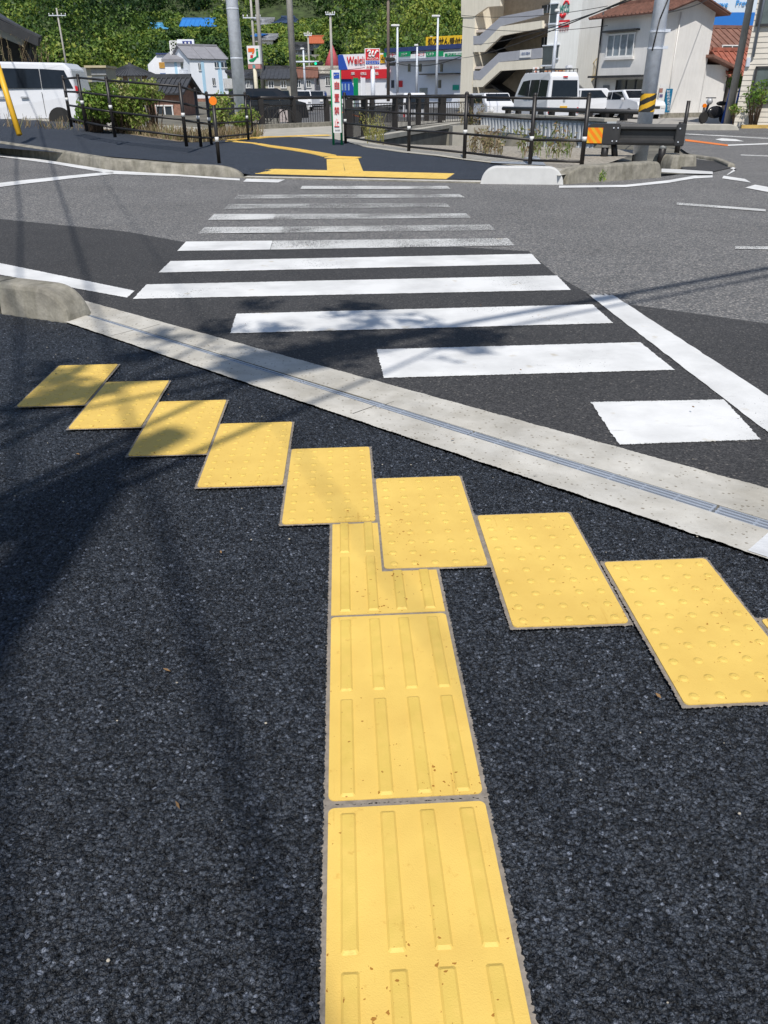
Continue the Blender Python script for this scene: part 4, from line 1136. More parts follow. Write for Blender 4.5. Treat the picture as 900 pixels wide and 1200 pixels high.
def utility_pole(name, label, px_t, px_b, by, D, h, r=.17, arms=(.93,), aw=1.6, trans=False, rz=0., group=None, m=None, lamp=False):
    b = P(px_b, by, D)
    t = thing(name, label, 'utility pole', tuple(b), rz, group)
    mb = MB(); mb.cyl((0, 0, -.3), (0, 0, h), r, r*.65, n=14); mb.build('shaft', m or M_polec, t, True)
    for f in arms:
        z = h*f; mb = MB(); mb.box(-aw/2, aw/2, -r-.06, -r+.02, z, z+.09); mb.build('crossarm', M_steel, t)
        for x in (-.48, -.25, .25, .48):
            mb = MB(); mb.cyl((x*aw, -r, z+.09), (x*aw, -r, z+.28), .045, n=8); mb.build('insulator', M_white, t, True)
    if trans:
        mb = MB(); mb.cyl((.4, -.1, h*.8), (.4, -.1, h*.8+.8), .27, n=16); mb.build('transformer', mat('transformer_grey', (.32, .34, .35), .5), t, True)
    return t
utility_pole('utility_pole', 'tall thick concrete utility pole in front of the tan gabled house', 337, 345, 113, 52, 12, .21, (.5, .95), trans=True)
utility_pole('utility_pole', 'weathered concrete utility pole with a crossarm behind the convenience store sign', 306, 309, 113, 76, 12.2, .2, (.62, .72, .9))
utility_pole('utility_pole', 'slim pole with small crossarms left of the convenience store sign', 299, 302, 113, 84, 9.0, .14, (.7, .93))
utility_pole('utility_pole', 'thin concrete pole with a crossarm in front of the red turret roof', 388, 390, 112, 90, 7.2, .16, (.97,), .9)
utility_pole('utility_pole', 'rusty brown pole with equipment beside the round red store sign', 452, 455, 114, 72, 11, .14, (.62,), .7, m=mat('brown_pole', (.22, .17, .14), .8))
utility_pole('utility_pole', 'leaning looking concrete pole rising in front of the red tiled roofs at the right', 876, 852, 146, 34.5, 11, .15, (.9,))
utility_pole('utility_pole', 'slender distant pole with crossarms against the left forest', 80, 82, 100, 110, 8, .13, (.9,), 2.)
utility_pole('utility_pole', 'slender distant pole behind the red roofed hillside house', 363, 364, 112, 96, 6.0, .12, (.93,), .8)
def street_light(label, px, ty, by, D, head=.5):
    b = P(px, by, D); h = P(px, ty, D).z-b.z
    t = thing('street_light', label, 'street light', tuple(b), 0, 'street lights along the far road')
    mb = MB(); mb.cyl((0, 0, 0), (0, 0, h), .12, .07, n=10); mb.build('shaft', M_steel, t, True)
    mb = MB(); mb.box(-head, head*.3, -.12, .12, h, h+.14); mb.build('lamp_head', M_white, t, bevel=.03)
street_light('tall grey street light in front of the yellow pharmacy board', 511, 20, 116, 70)
street_light('grey street light between the round red store sign and the green band', 465.5, 31, 116, 70)
street_light('grey lamp pole with a small head in front of the green band, under the cables', 488, 54, 116, 74, .25)
street_light('short white lamp pole in front of the tiled roof houses near the traffic signal', 358, 58, 114, 80, .25)
street_light('thin grey pole with a box head left of the apartment block logo wall', 645.5, 14, 112, 50, .2)

# traffic signals
def signal(label, px, py, D, wpx, on=None, arm_to=None, back=False):
    c = P(px, py, D); s = wpx/(FPX/ (D*math.cos(PITCH)+1))
    t = thing('traffic_signal', label, 'traffic signal', tuple(c))
    mb = MB(); mb.box(-s/2, s/2, -.1, .1, -s/6, s/6); mb.build('housing', M_dgrey, t, bevel=.05)
    for k in (-1, 0, 1):
        mb = MB(); mb.cyl((k*s*.31, -.1, 0), (k*s*.31, -.14, 0), s*.125, n=14)
        mm = mat('lens_dark', (.02, .02, .02), .2)
        if on == k:
            mm = bpy.data.materials.new('lens_green'); mm.use_nodes = True; bb = mm.node_tree.nodes['Principled BSDF']
            bb.inputs['Base Color'].default_value = (0, .5, .25, 1); bb.inputs['Emission Color'].default_value = (0, .9, .45, 1); bb.inputs['Emission Strength'].default_value = .9
        mb.build('lens', mm, t)
    if arm_to:
        q = P(*arm_to, D)-c; mb = MB(); mb.cyl((0, .12, s/6), (q.x, .12, q.z), .06, n=8); mb.build('arm', M_steel, t, True)
signal('horizontal traffic signal showing green on a long arm above the far road', 373.5, 74.5, 62, 11, -1, (345, 72.5))
signal('upper dark unlit traffic signal on the rusty pole beside the red pole sign', 457.5, 69.5, 66, 11)
signal('dark unlit horizontal traffic signal below the upper one on the rusty pole', 459.5, 75.5, 66.2, 8)

# ------------------------------------------------------------------ signs
def board(name, label, vp, rect, th, mcol, cat='sign', legs=None, legm=None, group=None, zbase=0.):
    u0, u1, z0, z1 = vp.rect(*rect)
    t = vp.thing(name, label, cat, group)
    mb = MB(); mb.box(u0, u1, 0, th, z0, z1); mb.build('panel', mcol, t)
    for px in (legs or []):
        u = vp.uv(px, rect[3])[0]; mb = MB(); mb.cyl((u, th/2, zbase), (u, th/2, z0+.02), th*.45, n=10); mb.build('leg', legm or M_steel, t, True)
    return t
def sub(vp, rect, m, t, y=-.012, name='colour_field', th=.01):
    u0, u1, z0, z1 = vp.rect(*rect); mb = MB(); mb.box(u0, u1, y-th/2, y+th/2, z0, z1); return mb.build(name, m, t)
def ltext(vp, body, rect, m, t, y=-.02, depth=.012, name='lettering'):
    u0, u1, z0, z1 = vp.rect(*rect); return text(body, u1-u0, z1-z0, m, t, (u0+u1)/2, (z0+z1)/2, y, name, depth)
MW = mat('sign_white', (.78, .78, .77), .45, var=.03)
MK = mat('sign_black', (.03, .02, .015), .5)
# tall white board with a green frame
v = VP((389.5, 19.9), (401, 19.9))
t = v.thing('signboard', 'tall narrow white signboard with red characters on green legs at the bridge corner', 'signboard')
sub(v, (389.6, 82, 399.3, 155.5), MW, t, -.0, 'panel', .03)
q = sub(v, (390.8, 85, 397.6, 92), M_blue, t, -.02, 'picture')
u0, u1, z0, z1 = v.rect(390.8, 85, 397.6, 92)
mb = MB(); mb.prism([(u0+.02, z0+.05), (u0+.06, z0+.08), (u1-.01, z1-.04), (u1-.04, z1-.03), (u0+.05, z1-.05), (u0+.02, z0+.08)], -.032, -.027); mb.build('picture_white', MW, q)
for ch, y0, y1 in (('自', 95.5, 104.5), ('置', 110, 119.5), ('禁', 125, 134), ('止', 139, 148.5)):
    ltext(v, ch, (391.8, y0, 397.6, y1), M_red, t, -.02)
ltext(v, 'ちゅうおう', (392.7, 151.5, 398.6, 153), MK, t, -.02)
for px in (390.6, 400.3):
    a_ = v.uv(px, 100); mb = MB(); mb.cyl((v.uv(px, 160)[0], .05, .1), (v.uv(px, 160)[0], .05, v.uv(395, 82)[1]), .028, n=10); mb.build('leg', M_green, t, True)
# convenience store pole sign
v = VP((288, 66), (306, 65.5))
t = v.thing('store_sign', 'white square pole sign with an orange and green numeral seven', 'store sign')
sub(v, (290, 53.5, 304.8, 75), MW, t, .1, 'panel', .25)
sub(v, (291, 75.5, 305.2, 80.5), mat('sign_pink', (.55, .25, .22), .5), t, .1, 'lower_panel', .25)
sub(v, (296.2, 76, 299.5, 80), mat('sign_teal', (.1, .3, .3), .5), t, -.04, 'colour_field')
M_or2 = mat('sign_orange', (.8, .16, .02), .5)
u0, u1, z0, z1 = v.rect(291.5, 56.5, 299, 72.5); w_ = u1-u0; hh = z1-z0
mb = MB(); mb.prism([(u0, z1-hh*.27), (u0, z1), (u1, z1), (u1, z1-hh*.22), (u0+w_*.78, z1-hh*.42), (u0+w_*.5, z1-hh*.42), (u0+w_*.72, z1-hh*.27)], -.05, -.03); mb.build('emblem_top', M_or2, t)
mb = MB(); mb.prism([(u0+w_*.3, z1-hh*.5), (u0+w_*.72, z1-hh*.5), (u0+w_*.62, z1-hh*.72), (u0+w_*.25, z1-hh*.7)], -.05, -.03); mb.build('emblem_middle', M_red, t)
mb = MB(); mb.prism([(u0-w_*.02, z0+hh*.12), (u0+w_*.2, z0+hh*.2), (u0+w_*.5, z0+hh*.22), (u1+w_*.35, z1-hh*.55), (u1+w_*.2, z0+hh*.25), (u0+w_*.7, z0), (u0+w_*.2, z0)], -.05, -.03); mb.build('emblem_bottom', M_green, t)
ltext(v, 'i', (300.3, 57, 303.2, 67), M_green, t, -.05)
u = v.uv(298.5, 90)[0]; mb = MB(); mb.cyl((u, .1, 0), (u, .1, v.uv(298, 80)[1]), .14, n=12); mb.build('pole', mat('cream_pole', (.6, .55, .42), .6), t, True)
# drugstore pole sign
v = VP((427, 62), (446, 62))
t = v.thing('store_sign', 'red square pole sign with a white looping letter above a blue field', 'store sign')
sub(v, (427.4, 56.6, 445.3, 81), MW, t, .1, 'panel', .25)
sub(v, (428.3, 57.6, 444.6, 70.6), M_red, t, -.035); sub(v, (428.6, 71.4, 444.6, 75.4), M_blue, t, -.035)
u0, u1, z0, z1 = v.rect(430.5, 58.6, 443, 66.6)
def stroke(pts, wd, y, m, t, name='emblem'):
    mb = MB(); mb.tube([Vector((u0+(u1-u0)*a, y, z0+(z1-z0)*b)) for a, b in pts], wd, 6); return mb.build(name, m, t, True)
stroke([(0, .7), (.08, .92), (.24, .95), (.3, .75), (.12, .25), (.2, .03), (.34, .12), (.56, .9), (.42, .25), (.5, .03), (.66, .15), (.84, .85), (.95, .9), (1., .7)], .055, -.05, MW, t)
ltext(v, 'WELCIA', (430, 67.2, 443.5, 69.8), MW, t, -.05); ltext(v, 'ウエルシア', (429.2, 72, 444, 75), MW, t, -.05); ltext(v, 'お薬 24H', (429.4, 76.8, 443.8, 80.2), M_red, t, -.05)
u = v.uv(437, 90)[0]; mb = MB(); mb.cyl((u, .1, 0), (u, .1, v.uv(437, 81)[1]), .16, n=12); mb.build('pole', M_steel, t, True)

# ------------------------------------------------------------------ store buildings
def block(vp, u0, u1, z0, z1, dep, m, t, name='wall'):
    mb = MB(); mb.box(u0, u1, 0, dep, z0, z1); return mb.build(name, m, t)
MWw = mat('white_wall', (.80, .81, .84), .8, var=.06, scale=.6)
v = VP((395, 92), (482, 86)); t = v.thing('drugstore', 'white drugstore with blue corner stripe and red band', 'store')
zt = v.uv(440, 62.5)[1]
block(v, v.uv(398, 90)[0], v.uv(482, 90)[0], -.2, zt, 22, MWw, t)
u = lambda px: v.uv(px, 90)[0]
zz = lambda py: v.uv(420, py)[1]
mb = MB(); mb.prism([(u(397.5), zz(82)), (u(408), zz(82)), (u(402.5), zz(63.5)), (u(397), zz(63.5))], -.06, 0); mb.build('stripe', M_blue, t)
mb = MB(); mb.prism([(u(399), zz(113)), (u(417), zz(113)), (u(411.5), zz(92.5)), (u(399), zz(92.5))], -.06, 0); mb.build('stripe', M_blue, t)
sub(v, (398.5, 81.5, 457, 92.2), M_red, t, -.1, 'band', .2)
for a_, b_, s_ in ((413, 417.5, '薬'), (424, 431, '化粧品'), (438, 445, '日用品')): ltext(v, s_, (a_, 84.5, b_, 88), MW, t, -.22, .03)
ltext(v, 'Welcia', (407, 66, 430, 75), M_red, t, -.05, .06)
for px in (401, 404.5, 408.5): sub(v, (px, 98, px+1.6, 106), mat('pale_blue', (.3, .45, .65), .5), t, -.08, 'window')
for px, m_ in ((424, M_green), (432.5, MWw)):
    mb = MB(); uu = u(px); mb.box(uu-.25, uu+.25, -1.0, -.95, .8, 2.6); mb.cyl((uu-.28, -1, 0), (uu-.28, -1, 2.7), .03); tag(mb.build('banner', m_, t))
sub(v, (442, 64, 452, 74), M_yel, t, -.08, 'yellow_poster'); ltext(v, '24', (444, 66, 450, 72), MK, t, -.1)
# supermarket with the green band
v = VP((455, 88), (612, 74)); t = v.thing('supermarket', 'long white shop building with a green lettered band and slit windows', 'shop building')
M_pw = mat('pale_white_wall', (.78, .81, .88), .75, var=.05, scale=.5)
block(v, v.uv(458, 90)[0], v.L, -.2, v.uv(520, 58.2)[1], 20, M_pw, t)
mb = MB(); mb.box(v.uv(455, 60)[0], v.L, -.5, 20.3, v.uv(520, 58.0)[1], v.uv(520, 58.0)[1]+.35); mb.build('roof_edge', mat('navy_trim', (.03, .05, .16), .5), t)
sub(v, (456, 61, 612, 67), MW, t, -.25, 'sign_band', .4)
for a_, b_ in ((471, 485.5), (504, 524), (526, 612)): sub(v, (a_, 60.6, b_, 66.4), M_green, t, -.5, 'colour_field', .06)
sub(v, (454, 62, 457, 67), M_green, t, -.5, 'colour_field', .06)
ltext(v, 'ニシナ', (475, 62.3, 482, 65.0), MW, t, -.54, .03); ltext(v, 'くすり', (505.5, 62, 513, 65.2), MW, t, -.54, .03); ltext(v, 'レデイ薬局', (530, 61.7, 545, 65), MW, t, -.54, .03)
ltext(v, 'ロマーナ', (492, 62.5, 502, 66), M_red, t, -.5, .03); ltext(v, 'イトヨー', (458, 62.7, 468, 66), M_red, t, -.5, .03)
mb = MB(); mb.box(v.uv(462, 70)[0], v.L, -1.2, 0, v.uv(520, 69)[1]-.1, v.uv(520, 67.6)[1]); mb.build('awning', mat('blue_grey_canopy', (.28, .32, .4), .6), t)
for a_, b_ in ((478.5, 481), (491.5, 494), (516.5, 519)): sub(v, (a_, 75, b_, 84), glass(), t, -.03, 'window', .08)
for a_ in (459, 514): sub(v, (a_, 94, a_+3, 103), glass(), t, -.03, 'window', .08)
sub(v, (466, 94.5, 472, 102), M_red, t, -.05, 'poster', .06)
sub(v, (531, 99.5, 538, 105.5), mat('poster_green', (.0, .35, .25), .5), t, -.05, 'poster', .06)
sub(v, (500, 86, 540, 87.4), M_dgrey, t, -.5, 'canopy', 1.)
sub(v, (492, 103, 501, 114), mat('door_grey', (.3, .32, .3), .5), t, -.03, 'door', .06)
# yellow roof board
v = VP((497, 84), (556, 80)); t = v.thing('roof_sign', 'yellow rooftop board with large dark Japanese characters about prescriptions', 'billboard')
sub(v, (499, 41.8, 556, 55.8), mat('board_yellow', (.8, .5, .02), .5, var=.04), t, .1, 'panel', .2)
for ch, a_, b_ in (('処', 501.8, 507.5), ('方', 508, 514), ('せ', 514.7, 520.3), ('ん', 520.6, 526.3), ('受', 527.2, 533), ('付', 533.6, 539.5), ('中', 540.5, 546)):
    ltext(v, ch, (a_, 44, b_, 53), MK, t, -.02, .05)
for px in (503, 520, 538): uu = v.uv(px, 56)[0]; mb = MB(); mb.box(uu-.08, uu+.08, .2, .4, v.uv(px, 60)[1]-.6, v.uv(px, 42)[1]); mb.build('support', M_steel, t)

# ------------------------------------------------------------------ apartment block with outside stairs
v = VP((541, 62), (640, 55)); t = v.thing('apartment_block', 'cream apartment block with open zigzag stairs and grey railed balconies', 'apartment building')
M_cream = mat('cream_render', (.84, .78, .65), .85, var=.06, scale=.5, streak=.14)
M_crs = mat('pinkish_beam', (.68, .60, .53), .85, var=.1)
M_dark = mat('stair_recess', (.07, .065, .06), .9)
M_rail = mat('grey_panel', (.38, .39, .43), .6, var=.06)
u = lambda px, py=60: v.uv(px, py)[0]
z = lambda px, py: v.uv(px, py)[1]
top = 9.5
block(v, u(541), u(555), -.2, top, 6, M_cream, t)
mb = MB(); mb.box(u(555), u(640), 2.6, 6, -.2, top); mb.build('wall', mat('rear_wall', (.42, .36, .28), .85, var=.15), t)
mb = MB(); mb.box(u(555), u(640), 0, 2.6, top-.2, top); mb.build('roof', M_cream, t)
def pl(pts, y0, y1, m, name): mb = MB(); mb.prism([v.uv(*p) for p in pts], y0, y1); return mb.build(name, m, t)
# parapet beams (stair + balcony), upper and lower
pl([(555, 53), (565, 53), (587, 31), (636, 24), (636, 33), (588, 42), (568, 61), (555, 61)], -.05, .15, M_cream, 'stair_beam')
pl([(555, 42), (562, 42), (587, 19.5), (636, 10), (636, 18), (588, 30.5), (565, 52.5), (555, 52.5)], -.02, .08, M_rail, 'balcony_railing')
pl([(555, 94), (564, 94), (585, 73), (635, 69), (635, 80), (587, 83), (566, 102), (555, 102)], -.05, .15, M_cream, 'stair_beam')
pl([(555, 83), (562, 83), (585, 62), (635, 56), (635, 68), (586, 72.5), (564, 93.5), (555, 93.5)], -.02, .08, M_rail, 'balcony_railing')
pl([(541, -15), (600, -15), (587, 0), (587, 7), (572, 8), (555, 20), (541, 20)], -.04, .15, M_cream, 'stair_beam')
# floor slabs
for py in (31, 76):
    zz_ = z(600, py); mb = MB(); mb.box(u(555), u(636), .15, 2.6, zz_-.15, zz_); mb.build('balcony_floor', M_crs, t)
# stairs in the recess
for (a_, b_) in (((560, 103), (586, 78)), ((560, 61), (586, 36)), ((585, 112), (562, 96)), ((585, 70), (562, 52))):
    p_, q_ = v.uv(*a_), v.uv(*b_); mb = MB(); mb.bar((p_[0], 1.2, p_[1]), (q_[0], 1.2, q_[1]), 1.1, .12); mb.build('stair_flight', M_dgrey, t)
for r_ in ((602, 3, 616, 13), (602, 42, 609, 57), (614, 40, 623, 55), (629, 40, 636, 55), (601, 85, 607, 112), (624, 85, 633, 112)):
    a0, a1, c0, c1 = v.rect(*r_); mb = MB(); mb.box(a0, a1, 2.52, 2.62, c0, c1); w_ = mb.build('window', glass(), t)
    mb = MB(); mb.box((a0+a1)/2-.03, (a0+a1)/2+.03, 2.49, 2.52, c0, c1); mb.build('frame', M_steel, w_)
a0, a1, c0, c1 = v.rect(612, 93, 616, 103); mb = MB(); mb.box(a0, a1, 2.2, 2.5, c0, c1); mb.build('fire_cabinet', M_red, t)
sub(v, (610, 58.5, 623, 67.5), MW, t, -.06, 'notice', .02); ltext(v, '入居者 募集中', (611, 61, 622, 64.5), mat('faint_blue', (.2, .25, .4), .6), t, -.075)
# white panelled wing with window and logo
v2 = VP((636, 54.5), (672, 53)); t2 = t
tt = v2.thing('apartment_wing', 'white panelled wing of the cream block with a painted green and red logo', 'building')
M_pan = mat('white_panel_wall', (.78, .79, .77), .75, var=.05, scale=.6, streak=.1)
block(v2, 0, v2.L, -.2, 9.5, 8, M_pan, tt)
for r_ in ((645.5, 5, 653, 27), (636.5, 54, 647.5, 76), (652.5, 53, 654.5, 68)):
    q_ = sub(v2, r_, glass(), tt, -.02, 'window', .08)
    a0, a1, c0, c1 = v2.rect(*r_)
    mb = MB(); mb.box(a0-.06, a1+.06, -.1, 0, c0-.08, c0); mb.box(a0-.06, a1+.06, -.1, 0, c1, c1+.06); mb.build('frame', M_steel, q_)
M_tg = mat('logo_green', (.0, .22, .17), .5)
ltext(v2, 'WCG', (656.5, 6, 667.5, 14.5), M_tg, tt, -.03, .03)
u0, u1, z0, z1 = v2.rect(657, 1, 667, 20.5)
stroke([(.3, .75), (.5, .97), (.8, .95), (.95, .75)], .05, -.03, M_red, tt); stroke([(.05, .2), (.35, .02), (.65, .25)], .09, -.03, M_red, tt)
sub(v2, (655, 23.5, 667.5, 32), M_red, tt, -.03, 'colour_field', .03); sub(v2, (655.7, 26, 667, 29.6), M_pan, tt, -.05, 'colour_field', .03)
ltext(v2, 'ハーベスト', (656.5, 26.5, 666, 29), M_red, tt, -.08, .02); ltext(v2, 'カラオケ', (656, 33, 666.5, 37), mat('faded_red', (.5, .2, .22), .6), tt, -.03, .02)
# brown set back wing
v3 = VP((671, 56), (712, 55)); tt = v3.thing('apartment_wing', 'stained beige wing with an upper railed terrace beside the tiled roof house', 'building')
M_brn = mat('stained_beige', (.50, .44, .35), .9, var=.15, scale=.8, streak=.35)
block(v3, 0, v3.L+4, -.2, v3.uv(690, 31)[1], 7, M_brn, tt)
mb = MB(); mb.box(0, v3.L+4, 1.5, 7, v3.uv(690, 30)[1], 9.5); mb.build('wall', M_brn, tt)
mb = MB(); mb.box(0, v3.L+4, -.5, 1.5, v3.uv(690, 33)[1], v3.uv(690, 30.5)[1]); mb.build('terrace_edge', mat('rust_brown', (.16, .08, .06), .8), tt)
mb = MB(); zt0 = v3.uv(690, 30.5)[1]; zt1 = v3.uv(690, 12)[1]
mb.bar((0, -.4, zt1), (v3.L+2, -.4, zt1), .06, .06); x = 0
while x < v3.L+2: mb.bar((x, -.4, zt0), (x, -.4, zt1), .035, .035); x += .28
mb.build('terrace_railing', M_dgrey, tt)
sub(v3, (680, 50.5, 698, 71), glass(), tt, -.02, 'window', .08); sub(v3, (697, 2, 712, 26), mat('green_glass', (.1, .16, .14), .2), tt, 1.46, 'window', .08)
mb = MB(); a_, b_ = v3.uv(683, 108), v3.uv(703, 86); mb.bar((a_[0], -.6, a_[1]), (b_[0], -.6, b_[1]), .8, .15)
for k in range(9):
    q_ = k/8; mb.bar((a_[0]+(b_[0]-a_[0])*q_, -1, a_[1]+(b_[1]-a_[1])*q_), (a_[0]+(b_[0]-a_[0])*q_, -1, a_[1]+(b_[1]-a_[1])*q_+.9), .03, .03)
mb.bar((a_[0], -1, a_[1]+.9), (b_[0], -1, b_[1]+.9), .05, .05); mb.build('outside_stair', mat('stair_tan', (.4, .33, .2), .7), tt)
# small lit-letter shop signs below
v = VP((620, 53.0), (672, 52)); tt = v.thing('shop_sign', 'white upright shop sign with orange letters above the white van', 'sign')
sub(v, (624.5, 78.5, 631.5, 93), MW, tt, .0, 'panel', .3); ltext(v, 'T\nA\nX\nI', (626.5, 79.5, 630, 92), M_or2, tt, -.17, .02)
tt = v.thing('shop_sign', 'row of orange letters on the wall just above the roof of the white van', 'sign')
sub(v, (637, 81, 662, 90), mat('pale_orange', (.55, .42, .25), .6), tt, .0, 'panel', .06); ltext(v, 'ごはん処!', (638.5, 82, 660.5, 89), M_or2, tt, -.04, .02)

# ------------------------------------------------------------------ tiled roof house
def tileroof(mb, a, b, c, d, th=.08, ribs=14):
    """roof plane a-b eave, d-c ridge, with ribs running up the slope"""
    a, b, c, d = map(Vector, (a, b, c, d)); n = (b-a).cross(d-a).normalized()
    if n.z < 0: n = -n
    mb.add([a, b, c, d, a-n*th, b-n*th, c-n*th, d-n*th], [(0, 1, 2, 3), (7, 6, 5, 4), (0, 4, 5, 1), (1, 5, 6, 2), (2, 6, 7, 3), (3, 7, 4, 0)])
    for k in range(ribs+1):
        t = k/ribs; mb.bar(a.lerp(b, t)+n*.02, d.lerp(c, t)+n*.02, .07, .06)
def house(name, label, base, rz, W, Dp, H, rise, wallm, roofm, over=.4, ribs=14, hip=False, wins=(), cat='house', group=None, axis='x'):
    """W along local x (front at y=0, depth Dp), ridge along local x"""
    t = thing(name, label, cat, base, rz, group)
    mb = MB()
    if axis == 'x':
        mb.add([(0, 0, -.5), (W, 0, -.5), (W, Dp, -.5), (0, Dp, -.5), (0, 0, H), (W, 0, H), (W, Dp, H), (0, Dp, H), (0, Dp/2, H+(0 if hip else rise)), (W, Dp/2, H+(0 if hip else rise))],
               [(0, 1, 5, 4), (2, 3, 7, 6), (1, 2, 6, 9, 5), (3, 0, 4, 8, 7)])
    else:
        mb.add([(0, 0, -.5), (W, 0, -.5), (W, Dp, -.5), (0, Dp, -.5), (0, 0, H), (W, 0, H), (W, Dp, H), (0, Dp, H), (W/2, 0, H+rise), (W/2, Dp, H+rise)],
               [(0, 1, 5, 8, 4), (2, 3, 7, 9, 6), (1, 2, 6, 5), (3, 0, 4, 7)])
    mb.build('wall', wallm, t)
    mb = MB(); k = rise/((Dp if axis == 'x' else W)/2); o = over; e = H-k*o+.02
    if axis == 'x':
        i = Dp/2 if hip else -o
        tileroof(mb, (-o, -o, e), (W+o, -o, e), (W-i if hip else W+o, Dp/2, H+rise+.02), (i, Dp/2, H+rise+.02), ribs=ribs)
        tileroof(mb, (W+o, Dp+o, e), (-o, Dp+o, e), (i, Dp/2, H+rise+.02), (W-i if hip else W+o, Dp/2, H+rise+.02), ribs=ribs)
        if hip:
            tileroof(mb, (-o, Dp+o, e), (-o, -o, e), (i, Dp/2, H+rise+.02), (i, Dp/2, H+rise+.02), ribs=6)
            tileroof(mb, (W+o, -o, e), (W+o, Dp+o, e), (W-i, Dp/2, H+rise+.02), (W-i, Dp/2, H+rise+.02), ribs=6)
        mb.bar((i, Dp/2, H+rise+.1), (W-i if hip else W+o, Dp/2, H+rise+.1), .22, .18)
    else:
        tileroof(mb, (-o, Dp+o, e), (-o, -o, e), (W/2, -o, H+rise+.02), (W/2, Dp+o, H+rise+.02), ribs=ribs)
        tileroof(mb, (W+o, -o, e), (W+o, Dp+o, e), (W/2, Dp+o, H+rise+.02), (W/2, -o, H+rise+.02), ribs=ribs)
        mb.bar((W/2, -o, H+rise+.1), (W/2, Dp+o, H+rise+.1), .22, .18)
    mb.build('roof', roofm, t)
    for (x0, x1, a, b, *sd) in wins:
        mb = MB()
        if sd: mb.box(W-.02, W+.04, x0, x1, a, b)
        else: mb.box(x0, x1, -.04, .02, a, b)
        q = mb.build('window', glass(), t)
        mb = MB()
        if not sd:
            for s_ in (x0-.03, (x0+x1)/2-.025, x1-.03): mb.box(s_, s_+.06, -.07, -.03, a, b)
            for s_ in (a-.06, b): mb.box(x0-.05, x1+.05, -.08, 0, s_, s_+.06)
            mb.build('frame', M_white, q)
    return t
M_rt = mat('red_brown_tiles', (.22, .11, .08), .7, var=.25, scale=3.)
M_gt = mat('dark_grey_tiles', (.055, .058, .065), .6, var=.25, scale=3.)
C0 = P(770, 109, 46.5); dirg = Vector((3.6, 1.9, 0)).normalized(); rzg = math.atan2(dirg.y, dirg.x)
def loc_uv(px, py, A, d):
    n = Vector((d.y, -d.x, 0)); v_ = ray(px, py); o = Vector((0, 0, CAMH)); t_ = (A-o).dot(n)/v_.dot(n); q = o+v_*t_; return ((q-A).dot(d), q.z)
A0 = Vector((C0.x, C0.y, 0))
Wg = loc_uv(831, 60, A0, dirg)[0]; zE = 5.05; DpH = None; zR = loc_uv(805, -4, A0, dirg)[1]
M_wh = mat('off_white_siding', (.78, .76, .73), .85, var=.05, scale=1., bump=.1, bscale=6., streak=.08)
dl_ = Vector((-dirg.y, dirg.x, 0))
def side(px, py):
    n = Vector((-dirg.x, -dirg.y, 0)); v_ = ray(px, py); o = Vector((0, 0, CAMH)); t_ = (A0-o).dot(n)/v_.dot(n); q = o+v_*t_; return ((q-A0).dot(dl_), q.z)
DpH = side(700, 80)[0]
hw = house('white_house', 'tall off-white gabled house with a reddish tiled roof beside the striped pole', tuple(A0), rzg, Wg, DpH, zE, zR-zE, M_wh, M_rt, .55, 20, axis='y')
mb = MB(); mb.box(Wg-.05, Wg+1.9, .0, 4, -.3, loc_uv(845, 76, A0, dirg)[1]); q = mb.build('side_annex', M_wh, hw)
mb = MB(); zA = loc_uv(845, 73, A0, dirg)[1]; mb.add([(Wg-.2, -.5, zA+.35), (Wg+2.2, -.5, zA-.25), (Wg+2.2, 4.3, zA-.25), (Wg-.2, 4.3, zA+.35), (Wg-.2, -.5, zA+.22), (Wg+2.2, -.5, zA-.38), (Wg+2.2, 4.3, zA-.38), (Wg-.2, 4.3, zA+.22)], [(0, 1, 2, 3), (7, 6, 5, 4), (0, 4, 5, 1), (1, 5, 6, 2), (2, 6, 7, 3), (3, 7, 4, 0)]); mb.build('annex_roof', M_rt, hw)
# side wall details (local x=0 face, looking to -x)
dl_ = Vector((-dirg.y, dirg.x, 0))
def side(px, py): # returns distance along depth, z on the left wall
    n = Vector((-dirg.x, -dirg.y, 0)); v_ = ray(px, py); o = Vector((0, 0, CAMH)); t_ = (A0-o).dot(n)/v_.dot(n); q = o+v_*t_; return ((q-A0).dot(dl_), q.z)
def sbox(x0, y0, x1, y1, m, name, off=.05, par=None, grow=0.):
    a, b = side(x0, (y0+y1)/2)[0], side(x1, (y0+y1)/2)[0]; xm = (x0+x1)/2; c, d_ = side(xm, y1)[1], side(xm, y0)[1]
    mb = MB(); mb.box(-off, .02, min(a, b)-grow, max(a, b)+grow, c-grow, d_+grow); return mb.build(name, m, par or hw), (min(a, b), max(a, b), c, d_)
q, (ya, yb, za, zb) = sbox(712.5, 40, 743.5, 66, mat('curtained_glass', (.22, .26, .30), .15, var=.35, scale=1.3), 'window')
mb = MB()
for f in (0, .25, .5, .75, 1): mb.box(-.09, -.05, ya+(yb-ya)*f-.03, ya+(yb-ya)*f+.03, za, zb)
for z_ in (za, zb): mb.box(-.1, -.05, ya-.05, yb+.05, z_-.04, z_+.04)
mb.build('frame', M_white, q)
mb = MB(); mb.box(-.35, 0, ya-.25, yb+.3, zb+.12, zb+.2); mb.build('window_hood', M_dgrey, hw)
mb = MB(); mb.box(-.14, 0, ya-.1, yb+.1, za-.16, za-.04); mb.build('sill', M_wh, hw)
a_ = side(704, 90); b_ = side(757, 90); mb = MB(); mb.box(-.75, 0, b_[0]-.3, a_[0]+.3, a_[1]-.06, a_[1]+.04); mb.build('lower_canopy', M_dgrey, hw)
q, (ya, yb, za, zb) = sbox(723, 93.5, 756, 112, glass(), 'shop_window')
mb = MB()
for f in (0, .33, .66, 1): mb.box(-.09, -.05, ya+(yb-ya)*f-.04, ya+(yb-ya)*f+.04, za, zb)
mb.build('frame', M_dgrey, q)
